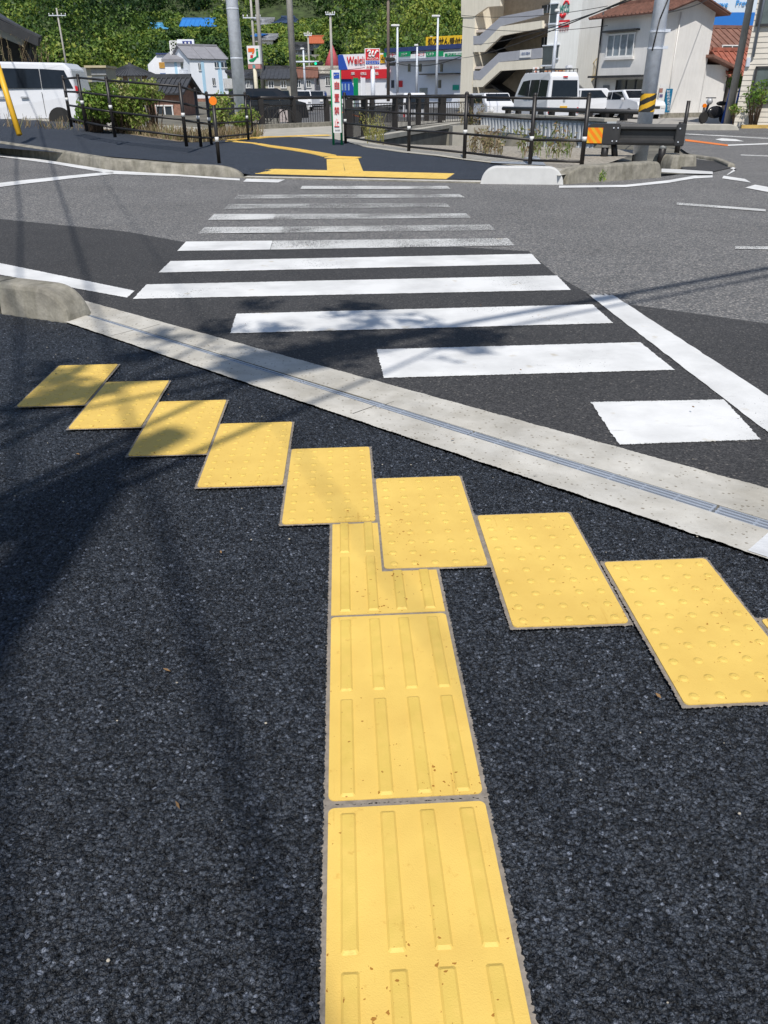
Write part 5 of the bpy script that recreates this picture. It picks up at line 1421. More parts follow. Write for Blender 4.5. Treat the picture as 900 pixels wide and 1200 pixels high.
sbox(706, 100, 713, 125, mat('grey_door', (.22, .23, .25), .5), 'door')
a_ = side(703.5, 60)[0]; mb = MB(); mb.cyl((-.1, a_, 0), (-.1, a_, 5.2), .05, n=8); mb.build('drainpipe', M_dgrey, hw, True)
mb = MB(); mb.cyl((Wg*.5-.95, -.06, 0), (Wg*.5-.95, -.06, 4.9), .03, n=8); mb.build('drainpipe', M_wh, hw, True)
# blue vertical sign and paper poster on the gable wall
vg = VP.__new__(VP); vg.A = A0; vg.u = dirg; vg.L = Wg; vg.rz = rzg; vg.n = Vector((dirg.y, -dirg.x, 0))
tt = vg.thing('wall_sign', 'narrow teal blue vertical sign with white characters leaning on the white house wall', 'sign')
M_teal = mat('teal_blue', (.0, .16, .32), .5, var=.04)
sub(vg, (777.5, 104, 784.5, 131.5), M_teal, tt, -.1, 'panel', .05)
for i, chh in enumerate('防犯のまち宣言'): ltext(vg, chh, (779.3, 105.5+i*3.5, 782.8, 108.4+i*3.5), MW, tt, -.135, .01)
tt = vg.thing('poster_board', 'white poster column with faint dark pictures left of the teal blue sign', 'poster')
sub(vg, (769.5, 99, 776, 132), MW, tt, -.12, 'panel', .04)
for a_, b_, m_ in ((103.5, 108.5, mat('skin_print', (.4, .2, .16), .6)), (110.5, 114, mat('purple_print', (.15, .12, .25), .6)), (119, 122, MATS['purple_print']), (126, 129, M_blue)):
    sub(vg, (770.3, a_, 774, b_), m_, tt, -.15, 'print', .01)
# sunlit low wall base
mb = MB(); a_ = P(775, 136, 45.); b_ = P(862, 136, 46.5); mb.bar((a_.x, a_.y, .12), (b_.x, b_.y, .12), .2, .25); tag(mb.build('low_wall', M_conc2), 'low dark concrete plinth along the foot of the white house', 'low wall')

# ------------------------------------------------------------------ houses with red roofs and the blue billboard behind
hb = P(832, 80, 56); house('tiled_house', 'old house with faded reddish tiled roof between the white house and the leaning pole', (hb.x, hb.y, 0), R(10), 7., 6, 3.5, 1.45, mat('old_plaster', (.3, .28, .26), .9), M_rt, .7, 18, wins=((.6, 2.0, 2.6, 3.8), (2.8, 4.2, 2.6, 3.8)))
hb = P(856, 100, 49); house('tiled_annex', 'low shed roofed annex with bright red tiles behind the leaning pole', (hb.x, hb.y, 0), R(6), 3.2, 4, 2.2, 1.1, MATS['old_plaster'], mat('bright_red_tiles', (.34, .11, .07), .65, var=.25), .4, 12)
v = VP((815, 74), (905, 74)); tt = v.thing('billboard', 'large white and blue billboard behind the tiled roofs reading Prove', 'billboard')
sub(v, (828, -25, 900, 14.5), mat('billboard_white', (.6, .68, .76), .5, var=.03), tt, .1, 'panel', .3); sub(v, (828, 14.5, 900, 30), mat('billboard_blue', (.02, .17, .55), .5, var=.03), tt, .1, 'panel', .3)
sub(v, (828, 30, 900, 46), MW, tt, .1, 'panel', .3)
M_cy = mat('cyan_letters', (.02, .30, .70), .5)
ltext(v, 'Prove', (834.5, 1.5, 852.5, 8.5), M_cy, tt, -.1, .05); ltext(v, 'Prove', (862, 0, 880, 7), M_cy, tt, -.1, .05); ltext(v, 'はりまや', (831.5, 34, 847, 39.5), MK, tt, -.1, .05); ltext(v, '東店', (832, 41, 838, 45), MK, tt, -.1, .05)
sub(v, (826, 46, 902, 108), mat('far_shop_wall', (.4, .42, .44), .8), tt, .4, 'lower_wall', .5)
# siding building at the right edge
v = VP((867, 33.5), (930, 32.55)); t = v.thing('siding_building', 'beige lap siding building with a dark framed window at the right frame edge', 'building')
mb = MB(); mb.box(0, v.L+6, 0, 9, -.3, 9); mb.build('wall', mat('beige_siding', (.68, .63, .55), .8, var=.05, scale=1.5), t)
mb = MB(); zz_ = 0
while zz_ < 8.8:
    mb.prism([(0, 0), (0, 0), (0, 0)], 0, 0) if False else mb.add([(0, -.002, zz_), (v.L+6, -.002, zz_), (v.L+6, -.02, zz_), (0, -.02, zz_), (0, -.003, zz_+.17), (v.L+6, -.003, zz_+.17)], [(0, 3, 2, 1), (3, 4, 5, 2)])
    zz_ += .18
mb.build('siding_boards', MATS['beige_siding'], t)
for r_ in ((884.5, 80, 960, 118), (895.5, -40, 950, 27)):
    q_ = sub(v, r_, mat('shade_glass', (.12, .15, .15), .2, var=.3, scale=1.), t, -.05, 'window', .06); a0, a1, c0, c1 = v.rect(*r_)
    mb = MB(); mb.box(a0-.08, a0, -.12, 0, c0-.06, c1+.06); mb.box(a0-.08, a1, -.12, 0, c0-.08, c0); mb.box(a0-.08, a1, -.12, 0, c1, c1+.08)
    mb.box(a0, a1, -.1, -.06, (c0+c1)/2-.03, (c0+c1)/2+.03); mb.build('frame', M_dgrey, q_)
uu = v.uv(884, 60)[0]; mb = MB(); mb.cyl((uu, -.08, 2.4), (uu-.05, -.08, 9), .05, n=8); mb.build('drainpipe', mat('pipe_bluegrey', (.3, .33, .38), .5), t, True)
uu, zz_ = v.uv(877, 73); mb = MB(); mb.box(uu-.07, uu+.07, -.1, 0, zz_-.16, zz_+.16); mb.build('meter', M_steel, t, bevel=.02)
for px, lab in ((847.5, 'blue corrugated sheet leaning left of the concrete pole by the scooter'), (858.5, 'blue corrugated sheet leaning right of the concrete pole')):
    a_ = P(px-3, 145, 35.5); b_ = P(px+1, 104, 35.5); tt = thing('blue_sheet', lab, 'corrugated sheet', tuple(a_), 0, 'blue sheets beside the concrete pole')
    mb = MB()
    for k in range(5): x = k*.05; mb.add([(x, 0, 0), (x+.05, 0, 0), (x+.05+.11, 0, b_.z-a_.z), (x+.11, 0, b_.z-a_.z), (x+.025, -.03, 0), (x+.135, -.03, b_.z-a_.z)], [(0, 4, 5, 3), (4, 1, 2, 5)])
    mb.build('sheet', mat('blue_plastic', (.03, .12, .5), .5, var=.08), tt)

# ------------------------------------------------------------------ left houses
v = VP((226, 95), (268, 97.2))
M_wb = mat('bluish_white_siding', (.80, .83, .88), .75, var=.04, scale=.7)
M_lb = mat('light_blue_stripe', (.42, .64, .80), .6, var=.04)
M_gr = mat('grey_roof', (.25, .25, .27), .7, var=.12, scale=2.)
W_ = v.L
ze = v.uv(245, 68)[1]; zr_ = v.uv(245, 56)[1]
t = house('white_apartment', 'white two storey house with pale blue vertical stripes and a grey roof', tuple(v.A), v.rz, W_, 5, ze, zr_-ze+.25, M_wb, M_gr, .2, 3)
for r_ in ((237, 72, 240.5, 110), (256, 72, 260.5, 110)): sub(v, r_, M_lb, t, -.01, 'stripe', .03)
for r_, n_ in (((232.5, 74, 235, 82), 0), ((251.5, 73, 256, 79), 0), ((259, 73, 265.5, 79), 0), ((249, 91.5, 252, 99.5), 0), ((262.5, 92, 271, 103.5), 0)):
    q_ = sub(v, r_, glass(), t, -.03, 'window', .08); a0, a1, c0, c1 = v.rect(*r_); mb = MB(); mb.box(a0-.05, a1+.05, -.1, 0, c0-.07, c0); mb.box((a0+a1)/2-.03, (a0+a1)/2+.03, -.09, -.03, c0, c1); mb.build('frame', M_white, q_)
mb = MB(); a0, a1, c0, c1 = v.rect(263, 92, 271, 103.5)
for k in range(7): x = a0+(a1-a0)*k/6; mb.box(x-.05, x+.05, -.14, -.1, c0, c1)
mb.build('window_bars', M_white, t)
mb = MB(); a0, a1, c0, c1 = v.rect(222, 104, 274, 114); mb.box(a0, a1, -.04, 0, 0, .8); mb.build('brick_base', mat('brick_base', (.32, .17, .12), .85, var=.3, scale=6), t)
v = VP((197, 97), (228, 96.5)); t = v.thing('white_annex', 'white annex with a balcony and outside unit left of the blue striped house', 'house')
block(v, 0, v.uv(229, 90)[0], -.5, v.uv(210, 69)[1], 7, M_wb, t)
mb = MB(); zz_ = v.uv(210, 69)[1]; mb.add([(-.2, -.3, zz_), (v.L+.1, -.3, zz_), (v.L+.1, 2.5, zz_+.8), (-.2, 2.5, zz_+.8), (-.2, -.3, zz_-.3), (v.L+.1, -.3, zz_-.3)], [(0, 1, 2, 3), (0, 4, 5, 1)]); mb.build('roof', M_gr, t)
sub(v, (206, 71, 209, 110), M_lb, t, -.01, 'stripe', .03)
sub(v, (212, 74, 217.5, 80), glass(), t, -.03, 'window', .08); sub(v, (219.5, 75, 222, 80), glass(), t, -.03, 'window', .08); sub(v, (220, 90, 226, 106), glass(), t, -.03, 'door', .08)
mb = MB(); a0, a1, c0, c1 = v.rect(214, 82, 226, 89)
mb.box(a0, a1, -.9, 0, c0-.08, c0)
for k in range(12): x = a0+(a1-a0)*k/11; mb.box(x-.02, x+.02, -.9, -.86, c0, c1)
mb.box(a0, a1, -.92, -.86, c1-.04, c1+.02); mb.build('balcony', M_steel, t)
v = VP((172, 99), (200, 99)); t = v.thing('white_warehouse', 'white shed roofed building with an ochre square panel left of the annex', 'building')
mb = MB(); mb.prism([(v.uv(173, 80)[0], -.5), (v.uv(200, 80)[0], -.5), (v.uv(200, 65)[0], v.uv(200, 64)[1]), (v.uv(184, 65)[0], v.uv(184, 64)[1]), (v.uv(173, 75)[0], v.uv(173, 76)[1])], 0, 8); mb.build('wall', MWw, t)
sub(v, (186.5, 73, 198, 80), mat('ochre_panel', (.5, .27, .05), .6), t, -.02, 'panel', .05); sub(v, (188, 85.5, 198.5, 93), mat('slate_blue', (.15, .22, .4), .6), t, -.02, 'panel', .05)
mb = MB(); a0 = v.uv(184, 64); b0 = v.uv(210, 64); mb.box(a0[0]-.1, b0[0], -.2, 8, a0[1], a0[1]+.15); mb.build('roof_trim', mat('navy_trim', (.03, .05, .16), .5), t)
# rooftop sign tower with letter H
v = VP((196, 98), (230, 98)); t = v.thing('rooftop_tower', 'white lattice rooftop sign tower with a dark blue board and letter H', 'sign tower')
sub(v, (208, 46, 227.5, 60), M_wb, t, .3, 'panel', .5); sub(v, (214, 48, 225, 56), mat('navy_board', (.02, .04, .22), .5), t, .03, 'board', .04)
sub(v, (216.5, 49, 218.5, 55.5), MW, t, .0, 'letter_stroke', .03); sub(v, (220.8, 49, 222.8, 55.5), MW, t, .0, 'letter_stroke', .03); sub(v, (218.5, 51.3, 220.8, 53.3), M_red, t, .0, 'letter_stroke', .03)
mb = MB()
A_ = [v.uv(198.5, y) for y in (48, 55, 62)]; B_ = [v.uv(207, y) for y in (48, 55, 62)]
for i in range(3): mb.bar((A_[i][0], .2, A_[i][1]), (B_[i][0], .2, B_[i][1]), .1, .1)
for i in range(2): mb.bar((A_[i][0], .2, A_[i][1]), (B_[i+1][0], .2, B_[i+1][1]), .08, .08); mb.bar((B_[i][0], .2, B_[i][1]), (A_[i+1][0], .2, A_[i+1][1]), .08, .08)
mb.bar((A_[0][0], .2, A_[0][1]), (A_[2][0], .2, 0), .12, .12); mb.bar((B_[0][0], .2, B_[0][1]), (B_[2][0], .2, 0), .12, .12); mb.build('lattice', M_white, t)
a_ = P(128, 109, 94); b_ = P(176, 109, 94)
house('dark_roof_house', 'low house with a black hipped tiled roof behind the bushes', (a_.x, a_.y, 0), R(2), (b_.x-a_.x), 4., 3.15, .85, mat('brown_plaster', (.22, .15, .1), .85), M_gt, .5, 16, True, ((.5, 1.6, 1.5, 3.0), (2.2, 3.6, 1.5, 3.)))
a_ = P(172, 109, 44); house('dark_roof_house', 'small house with a dark sloping roof and brick wall right of the bushes', (a_.x, a_.y, 0), R(-4), 1.6, 3.4, 1.35, .6, mat('brick_base', (.32, .17, .12), .85), M_gt, .3, 9, False, ((.4, 1.2, .1, .7),))
v = VP((84, 48), (128, 48)); t = v.thing('storage_container', 'grey storage shed with a pale tan roof edge above the fence by the minivan', 'shed')
sub(v, (86, 79, 102, 96), mat('shed_grey', (.3, .31, .32), .7, streak=.2), t, 1., 'wall', 2.); sub(v, (102, 78, 125, 96), mat('shed_cream', (.4, .38, .3), .7, streak=.2), t, 1., 'wall', 2.)
sub(v, (100, 76.8, 125.5, 79.5), mat('tan_edge', (.5, .43, .28), .7), t, .9, 'roof_edge', 2.3); sub(v, (107, 81, 124.5, 88), MATS['shed_grey'], t, -.03, 'shutter', .08); sub(v, (108, 90, 124.5, 96), mat('shed_slate', (.16, .18, .2), .7), t, -.03, 'shutter', .08)
# dark eaves of the house at the left edge
t = thing('eaves_house', 'dark old house with a deep tiled eave at the left frame edge', 'house', tuple(P(0, 95, 30)))
O = P(0, 95, 30)
def w2(px, py, D): return P(px, py, D)-O
mb = MB(); q1, q2, q3, q4 = w2(-50, -2, 30), w2(48, 44, 29), w2(48, 48, 36), w2(-50, -14, 38)
tileroof(mb, q2, q3, q4, q1, .12, 10); mb.build('roof', M_gt, t)
mb = MB(); mb.bar(w2(-50, 7, 29.8), w2(46, 49, 29), .1, .26); mb.build('fascia', M_dgrey, t)
mb = MB(); mb.bar(w2(-50, 14, 30.3), w2(27, 47, 29.8), .1, .34); mb.build('plaster_band', mat('pale_plaster', (.34, .35, .32), .85), t)
mb = MB(); r0_ = w2(33, 92, 30.2); mb.prism([(-5, -1), (r0_.x, -1), (r0_.x, 1.2), (-2., 2.0), (-5, 3.0)], .6, 1.6); mb.build('wall', mat('eave_shade', (.02, .02, .018), .85), t)  # shade of the interior under the eave, put into a near-black wall colour
mb = MB(); mb.cyl(w2(34.5, 48, 30), w2(33.5, 92, 30), .05, n=8); mb.build('drainpipe', M_dgrey, t, True)

def hz_(x, y):
    d = max(0, y-110-.06*abs(x+20)); return min(75, .34*d+3*math.sin(x*.03+1)*min(1, d/40))-.4
def hillhit(px, py):
    D = 112.
    while D < 320:
        q = P(px, py, D)
        if hz_(q.x, q.y) >= q.z: return D
        D += .5
    return D
# houses among the trees and along the far road
HD = {}
def simple_house(label, x0, x1, ye, yr, D, wall, roof, zb=None, by=None, hip=True, win=2, rz=0.):
    if by: D = min(hillhit(x0, by), hillhit(x1, by))
    a_ = P(x0, by or 112, D); b_ = P(x1, by or 112, D); HD[(x0, x1)] = D; W_ = b_.x-a_.x; zb = a_.z
    H = P(x0, ye, D).z-zb; rise = P(x0, yr, D+3).z-zb-H
    ws = tuple((W_*(k+.25)/win, W_*(k+.65)/win, H*.45, H*.8) for k in range(win))
    return house('village_house', label, (a_.x, a_.y, zb), rz, W_, 6, H, max(rise, .5), wall, roof, .35, 8, hip, ws, group='small houses beyond the bridge')
Wc = mat('house_cream', (.45, .42, .36), .85, var=.1); Wt = mat('house_white', (.52, .52, .52), .85, var=.08); Wg_ = mat('house_grey', (.28, .29, .31), .85, var=.1)
BR = mat('blue_roof', (.03, .2, .55), .6, var=.06); OR_ = mat('orange_red_roof', (.45, .12, .05), .7, var=.1); BRN = mat('brown_roof', (.2, .09, .06), .75, var=.15)
simple_house('tan gabled house with a dark roof right of the convenience store sign', 312, 341, 91, 80, 74, Wc, M_gt, hip=False)
simple_house('white house with a brown tiled roof left of the traffic signal', 345, 369, 90, 81, 86, Wt, BRN, hip=False)
simple_house('flat looking white building with a pale parapet below the green traffic signal', 366, 392, 85, 80, 92, Wt, Wc)
simple_house('grey house with dark roof left of the convenience store sign', 278, 297, 91, 84, 88, Wg_, M_gt)
t = simple_house('hillside house with a bright orange red roof', 365, 381, 50, 43, 125, mat('house_bluegrey', (.3, .36, .42), .85), OR_, by=58, hip=False)
simple_house('dark roofed house on a stone terrace below the orange red roof', 341, 365, 58, 51, 118, Wg_, M_gt, by=66)
simple_house('dark blue roofed house high on the hill left of the orange red roof', 322, 352, 26, 20, 140, Wg_, mat('dark_blue_roof', (.04, .07, .14), .6), by=32)
simple_house('long pale building with a bright blue roof high on the wooded hill', 214, 252, 30, 22.5, 135, Wc, BR, by=37, win=6, hip=False)
simple_house('small building with a light blue roof among the trees left of the long blue roof', 176, 196, 33, 28, 132, Wg_, mat('light_blue_roof', (.12, .4, .65), .6), by=39)
simple_house('tiny house with a blue roof beside the galvanised pole', 294, 303, 42, 40, 128, Wt, BR, by=49)
simple_house('pale grey house among trees behind the crossarm pole', 298, 318, 28, 22, 138, Wg_, Wg_, by=34)
simple_house('white house beside the path below the pale grey one', 307, 320, 46, 41, 124, Wt, Wg_, by=52)
v = VP((260, 150), (268, 150)); t = v.thing('chimney_tower', 'slim white tower with a dark slit rising out of the forest beside the galvanised pole', 'tower')
sub(v, (261, -6, 268.5, 25), Wc, t, .5, 'shaft', 1.); sub(v, (263, 2, 265.5, 10), glass(), t, -.03, 'slit_window', .08)
t = thing('turret', 'small red conical turret roof with a pale wall behind the thin pole', 'turret', tuple(P(390, 85, 96)))
mb = MB(); mb.cyl((0, 0, .2), (0, 0, 2.6), 1.1, .05, n=14); mb.build('roof', mat('pink_red_roof', (.5, .09, .1), .6), t, True)
mb = MB(); mb.cyl((0, 0, -2.5), (0, 0, .2), .9, n=14); mb.build('wall', Wt, t, True)
# terrace wall on the hill
Dt = HD[(341, 365)]-1.5
v = VP((330, Dt), (378, Dt)); t = v.thing('terrace_wall', 'grey stone terrace wall on the hillside under the dark roofed house', 'retaining wall')
sub(v, (338, 64, 375, 72), mat('stone_grey', (.30, .29, .26), .9, var=.3, scale=1.5), t, .5, 'wall', 1.)
Dt = HD[(294, 303)]-2
v = VP((292, Dt), (334, Dt)); t = v.thing('terrace_wall', 'sandy hillside path wall below the small white house', 'retaining wall')
sub(v, (300, 52, 330, 59), mat('sandy', (.42, .37, .29), .9, var=.2), t, .5, 'wall', 1.)

# ------------------------------------------------------------------ vehicles
M_car = mat('white_car_paint', (.70, .71, .74), .25, 0., var=.02, scale=.5, spec=.6)
M_cg = mat('car_glass', (.012, .016, .022), .06, var=.2, spec=.35)
M_tyre = mat('tyre_rubber', (.02, .02, .02), .85)
M_rim = mat('wheel_rim', (.42, .43, .45), .4, .15)
def vehicle(name, label, cat, loc, rz, L_, W_, top, belt, wins, wheels, body=M_car, wr=.3, inset=.14, rear=None, front=None, rack=False, plate=None, cut=0.):
    """local frame: x along the length (front at +x), y width centred, z up. top: roof outline [(x,z)...] from rear bottom over the roof to front bottom"""
    t = thing(name, label, cat, loc, rz)
    n = len(top)
    def yw(z): return W_/2-max(0, z-belt)*inset
    secs = (-1, -.93, .93, 1)
    vs = []
    for s_ in secs:
        for x, z_ in top:
            f = 1 if abs(s_) < 1 else .0
            xx = x; k = .985 if abs(s_) == 1 else 1.
            cx = L_/2; vs.append((cx+(xx-cx)*(.985 if abs(s_) == 1 else 1), s_*yw(z_), z_ if abs(s_) < 1 else (z_-.03 if z_ > belt+.1 else z_)))
    fs = [tuple(range(n-1, -1, -1)), tuple(range(3*n, 4*n))]
    for r_ in range(3):
        for i in range(n): fs.append((r_*n+i, r_*n+(i+1) % n, (r_+1)*n+(i+1) % n, (r_+1)*n+i))
    mb = MB(); mb.add(vs, fs); bo = mb.build('body', body, t, bevel=.018)
    for pts in wins:     # side windows
        for s_ in (-1, 1):
            mb = MB(); a = [(x, s_*(yw(z_)+.004), z_) for x, z_ in pts]; b = [(x, s_*(yw(z_)-.02), z_) for x, z_ in pts]; k = len(pts)
            mb.add(a+b, [tuple(range(k)), tuple(range(2*k-1, k-1, -1))]+[(i, (i+1) % k, (i+1) % k+k, i+k) for i in range(k)]); mb.build('side_window', M_cg, t)
    for (x, sd) in [(x, s_) for x in wheels for s_ in (-1, 1)]:
        y = sd*(W_/2-.08)
        mb = MB(); mb.cyl((x, sd*(W_/2+.006), wr), (x, sd*(W_/2-.05), wr), wr*1.17, n=20); mb.build('wheel_arch', M_tyre, t)
        wt_ = thing('wheel', None, None, (x, 0, wr)); wt_.parent = t; del wt_
        w_o = t.children[-1]
        mb = MB(); mb.cyl((0, y-.09, 0), (0, y+.1, 0), wr, n=22); mb.build('tyre', M_tyre, w_o, bevel=.02)
        mb = MB(); mb.cyl((0, sd*(W_/2+.02)-.01, 0), (0, sd*(W_/2+.03), 0), wr*.62, n=18); mb.build('rim', M_rim, w_o)
    def facebox(x, dy0, dy1, z0_, z1_, m, nm, th=.02):
        mb = MB(); mb.box(x-th, x+th, dy0, dy1, z0_, z1_); return mb.build(nm, m, t)
    return t, facebox, yw
def slantglass(t, x0, z0_, x1, z1_, y0, y1, name='windscreen', th=.012):
    mb = MB(); d = Vector((z1_-z0_, 0, -(x1-x0))).normalized()*th
    vs = [Vector((x0, -y0, z0_)), Vector((x0, y0, z0_)), Vector((x1, y1, z1_)), Vector((x1, -y1, z1_))]
    mb.add([v_+d for v_ in vs]+[v_-d for v_ in vs], [(0, 1, 2, 3), (7, 6, 5, 4), (0, 4, 5, 1), (1, 5, 6, 2), (2, 6, 7, 3), (3, 7, 4, 0)]); return mb.build(name, M_cg, t)
# white minivan, side on, tail to the right
bz = .26
bl_ = P(97, 143, 26.3)
top = [(0, .35), (.02, .95), (.12, 1.62), (.3, 1.79), (2.9, 1.84), (3.35, 1.72), (4.05, 1.12), (4.55, .95), (4.7, .7), (4.7, .3)]
t, fbx, yw = vehicle('minivan', 'white minivan with dark windows parked at the left behind the pavement', 'minivan', (bl_.x, bl_.y+.8, bz), PI, 4.7, 1.7, top, 1.0,
    [[(.1, 1.14), (.3, 1.6), (1.0, 1.64), (1.0, 1.14)], [(1.02, 1.14), (1.02, 1.64), (2.1, 1.66), (2.1, 1.14)], [(2.14, 1.14), (2.14, 1.66), (3.05, 1.64), (3.3, 1.5), (3.55, 1.14)]], (.62, 3.8), wr=.3)
for x in (1.55, 2.25): mb = MB(); mb.box(x-.11, x+.11, .85, .89, .88, .93); mb.build('door_handle', M_rim, t, bevel=.01)
for x in (1.03, 2.12):
    mb = MB(); mb.box(x-.006, x+.006, .845, .853, .4, 1.04); mb.build('door_seam', M_dgrey, t)
mb = MB(); mb.box(-.01, .07, .70, .80, 1.0, 1.2); mb.build('tail_light', M_red, t, bevel=.02)
mb = MB(); mb.box(3.1, 3.3, .86, 1.05, 1.0, 1.2); mb.build('mirror', M_car, t, bevel=.04)
# white high roof van seen from behind
D = 36; a_ = P(659, 109, D)
top = [(0, .3), (.0, .9), (.08, 1.75), (.25, 1.93), (2.7, 1.93), (3.0, 1.7), (3.3, 1.1), (3.4, .95), (3.4, .3)]
t, fbx, yw = vehicle('high_roof_van', 'white high roof van seen from behind with a roof rack', 'van', (a_.x+.1, a_.y, .06), R(103), 3.4, 1.5, top, 1.0,
    [[(.2, 1.02), (.25, 1.62), (1.0, 1.65), (1.0, 1.02)], [(1.08, 1.02), (1.08, 1.65), (1.9, 1.65), (1.9, 1.02)], [(1.98, 1.02), (1.98, 1.65), (2.7, 1.6), (3.05, 1.1)]], (.55, 2.8), wr=.27)
slantglass(t, -.0, 1.02, .055, 1.62, .6, .56, 'rear_window')
mb = MB(); mb.box(.03, .07, -.1, .1, 1.72, 1.77); mb.build('brake_light', M_red, t)
for s_ in (-1, 1): mb = MB(); mb.box(-.02, .03, s_*.67-.03, s_*.67+.03, .4, .62); mb.build('tail_light', M_red, t)
mb = MB(); mb.box(-.02, .0, -.17, .17, .5, .67); mb.build('number_plate', M_yel, t)
mb = MB(); mb.cyl((-.03, 0, .88), (.01, 0, .88), .05, n=14); mb.build('badge', M_rim, t)
mb = MB()
for s_ in (-1, 1): mb.bar((.2, s_*.6, 2.03), (2.6, s_*.6, 2.03), .03, .03)
for k in range(8): x = .2+k*.34; mb.bar((x, -.6, 2.03), (x, .6, 2.03), .025, .025); mb.bar((x, -.6, 1.9), (x, -.6, 2.04), .025, .025); mb.bar((x, .6, 1.9), (x, .6, 2.04), .025, .025)
mb.build('roof_rack', M_dgrey, t)
mb = MB(); mb.box(.35, .6, -.45, -.2, 2.04, 2.16); mb.build('roof_box', M_car, t, bevel=.03)
for k in range(3): mb = MB(); mb.box(1.0+k*.55, 1.3+k*.55, .55, .62, 1.7, 1.84); mb.build('skylight', M_cg, t)
# silver white pickup or wagon facing right front
D = 39.5; a_ = P(741, 109, D)
top = [(0, .35), (.0, .85), (.1, .95), (.5, 1.02), (.78, 1.42), (2.3, 1.46), (2.95, 1.05), (3.9, .92), (4.05, .75), (4.05, .35)]
t, fbx, yw = vehicle('silver_wagon', 'silver white small estate car facing the camera beside the striped pole', 'car', (14.95, 47., -.12), R(-77), 4.05, 1.6, top, .95,
    [[(.7, 1.0), (.85, 1.34), (1.3, 1.36), (1.3, 1.0)], [(1.36, 1.0), (1.36, 1.36), (2.22, 1.38), (2.72, 1.02)]], (.8, 3.2), wr=.29)
slantglass(t, 2.38, 1.42, 2.9, 1.08, .62, .7)
mb = MB(); mb.box(4.02, 4.07, -.55, -.2, .42, .56); mb.build('number_plate', M_yel, t)
for s_ in (-1, 1): mb = MB(); mb.box(3.9, 4.07, s_*.62-.13, s_*.62+.13, .62, .76); mb.build('headlight', M_white, t, bevel=.02)
for s_ in (-1, 1): mb = MB(); mb.box(2.55, 2.68, s_*.9-.08, s_*.9+.08, .98, 1.1); mb.build('mirror', M_car, t, bevel=.03)
mb = MB(); mb.box(4.0, 4.06, -.45, .45, .6, .72); mb.build('grille', M_dgrey, t)
# small white kei truck/van left of the high roof van
D = 42; a_ = P(588, 109, D)
top = [(0, .3), (.0, .9), (.1, 1.3), (.3, 1.4), (2.5, 1.42), (2.9, 1.05), (3.3, .9), (3.35, .3)]
t, fbx, yw = vehicle('small_car', 'small white car with a blue tinted windscreen parked under the apartment stairs', 'car', (a_.x-.55, a_.y+3.2, -.2), R(-80), 3.35, 1.45, top, .92,
    [[(.2, .96), (.3, 1.3), (1.1, 1.32), (1.1, .96)], [(1.16, .96), (1.16, 1.32), (2.2, 1.33), (2.55, .98)]], (.6, 2.75), wr=.27)
slantglass(t, 2.55, 1.38, 2.88, 1.07, .58, .64)
for s_ in (-1, 1): mb = MB(); mb.box(3.2, 3.37, s_*.55-.12, s_*.55+.12, .6, .74); mb.build('headlight', M_white, t, bevel=.02)
# white car partly hidden beyond the left of the house (dark windscreen at 690)
D = 47; a_ = P(692, 109, D)
t, fbx, yw = vehicle('small_car', 'white car mostly hidden between the van and the silver estate car', 'car', (a_.x-1.8, a_.y, .0), R(-8), 3.35, 1.45, top, .92,
    [[(.2, .96), (.3, 1.3), (1.1, 1.32), (1.1, .96)], [(1.16, .96), (1.16, 1.32), (2.2, 1.33), (2.55, .98)]], (.6, 2.75), wr=.27)
# van behind the bridge railing
D = 50; a_ = P(487, 109, D)
top2 = [(0, .3), (.0, .9), (.1, 1.7), (.3, 1.86), (2.6, 1.86), (3.0, 1.5), (3.3, .95), (3.4, .3)]
t, fbx, yw = vehicle('white_minibus', 'white boxy van seen between the posts of the right bridge railing', 'van', (a_.x, a_.y, -.62), R(97), 3.4, 1.5, top2, 1.0,
    [[(.2, 1.02), (.25, 1.62), (1.6, 1.65), (1.6, 1.02)], [(1.7, 1.02), (1.7, 1.65), (2.6, 1.6), (3.0, 1.05)]], (.6, 2.75), wr=.27)
slantglass(t, 0, 1.05, .055, 1.6, .58, .55, 'rear_window')
for s_ in (-1, 1): mb = MB(); mb.box(-.02, .03, s_*.66-.05, s_*.66+.05, .5, .85); mb.build('tail_light', M_red, t)
# dark car behind the left railing, cars far down the road
M_dkc = mat('black_car_paint', (.015, .016, .02), .2, var=.1)
def far_car(label, px, D, rz, body, z=.0):
    a_ = P(px, 109, D)
    t, f_, y_ = vehicle('parked_car', label, 'car', (a_.x, a_.y, z), rz, 3.6, 1.5, [(0, .3), (.0, .85), (.25, 1.3), (.5, 1.42), (2.3, 1.44), (2.85, 1.02), (3.5, .88), (3.6, .3)], .92, [[(.35, .96), (.5, 1.3), (1.2, 1.32), (1.2, .96)], [(1.26, .96), (1.26, 1.32), (2.1, 1.33), (2.55, .98)]], (.7, 2.95), body, wr=.29)
    slantglass(t, 2.4, 1.38, 2.82, 1.06, .6, .66)
    for s_ in (-1, 1): mb = MB(); mb.box(3.45, 3.62, s_*.56-.12, s_*.56+.12, .62, .76); mb.build('headlight', M_white, t)
    return t
far_car('black car parked close behind the left bridge railing', 262, 38, R(6), M_dkc)
far_car('dark green car in front of the tan gabled house, facing the bridge', 327, 66, R(-85), mat('dark_green_car', (.03, .04, .035), .25))
far_car('black car half hidden left of the dark green car', 317, 70, R(-80), M_dkc)
far_car('white car waiting at the far junction under the brown tiled roof', 354, 72, R(-88), M_car)
far_car('silver car behind the waiting white one near the lamp pole', 374, 78, R(-95), mat('silver_car', (.4, .41, .43), .3, .3))
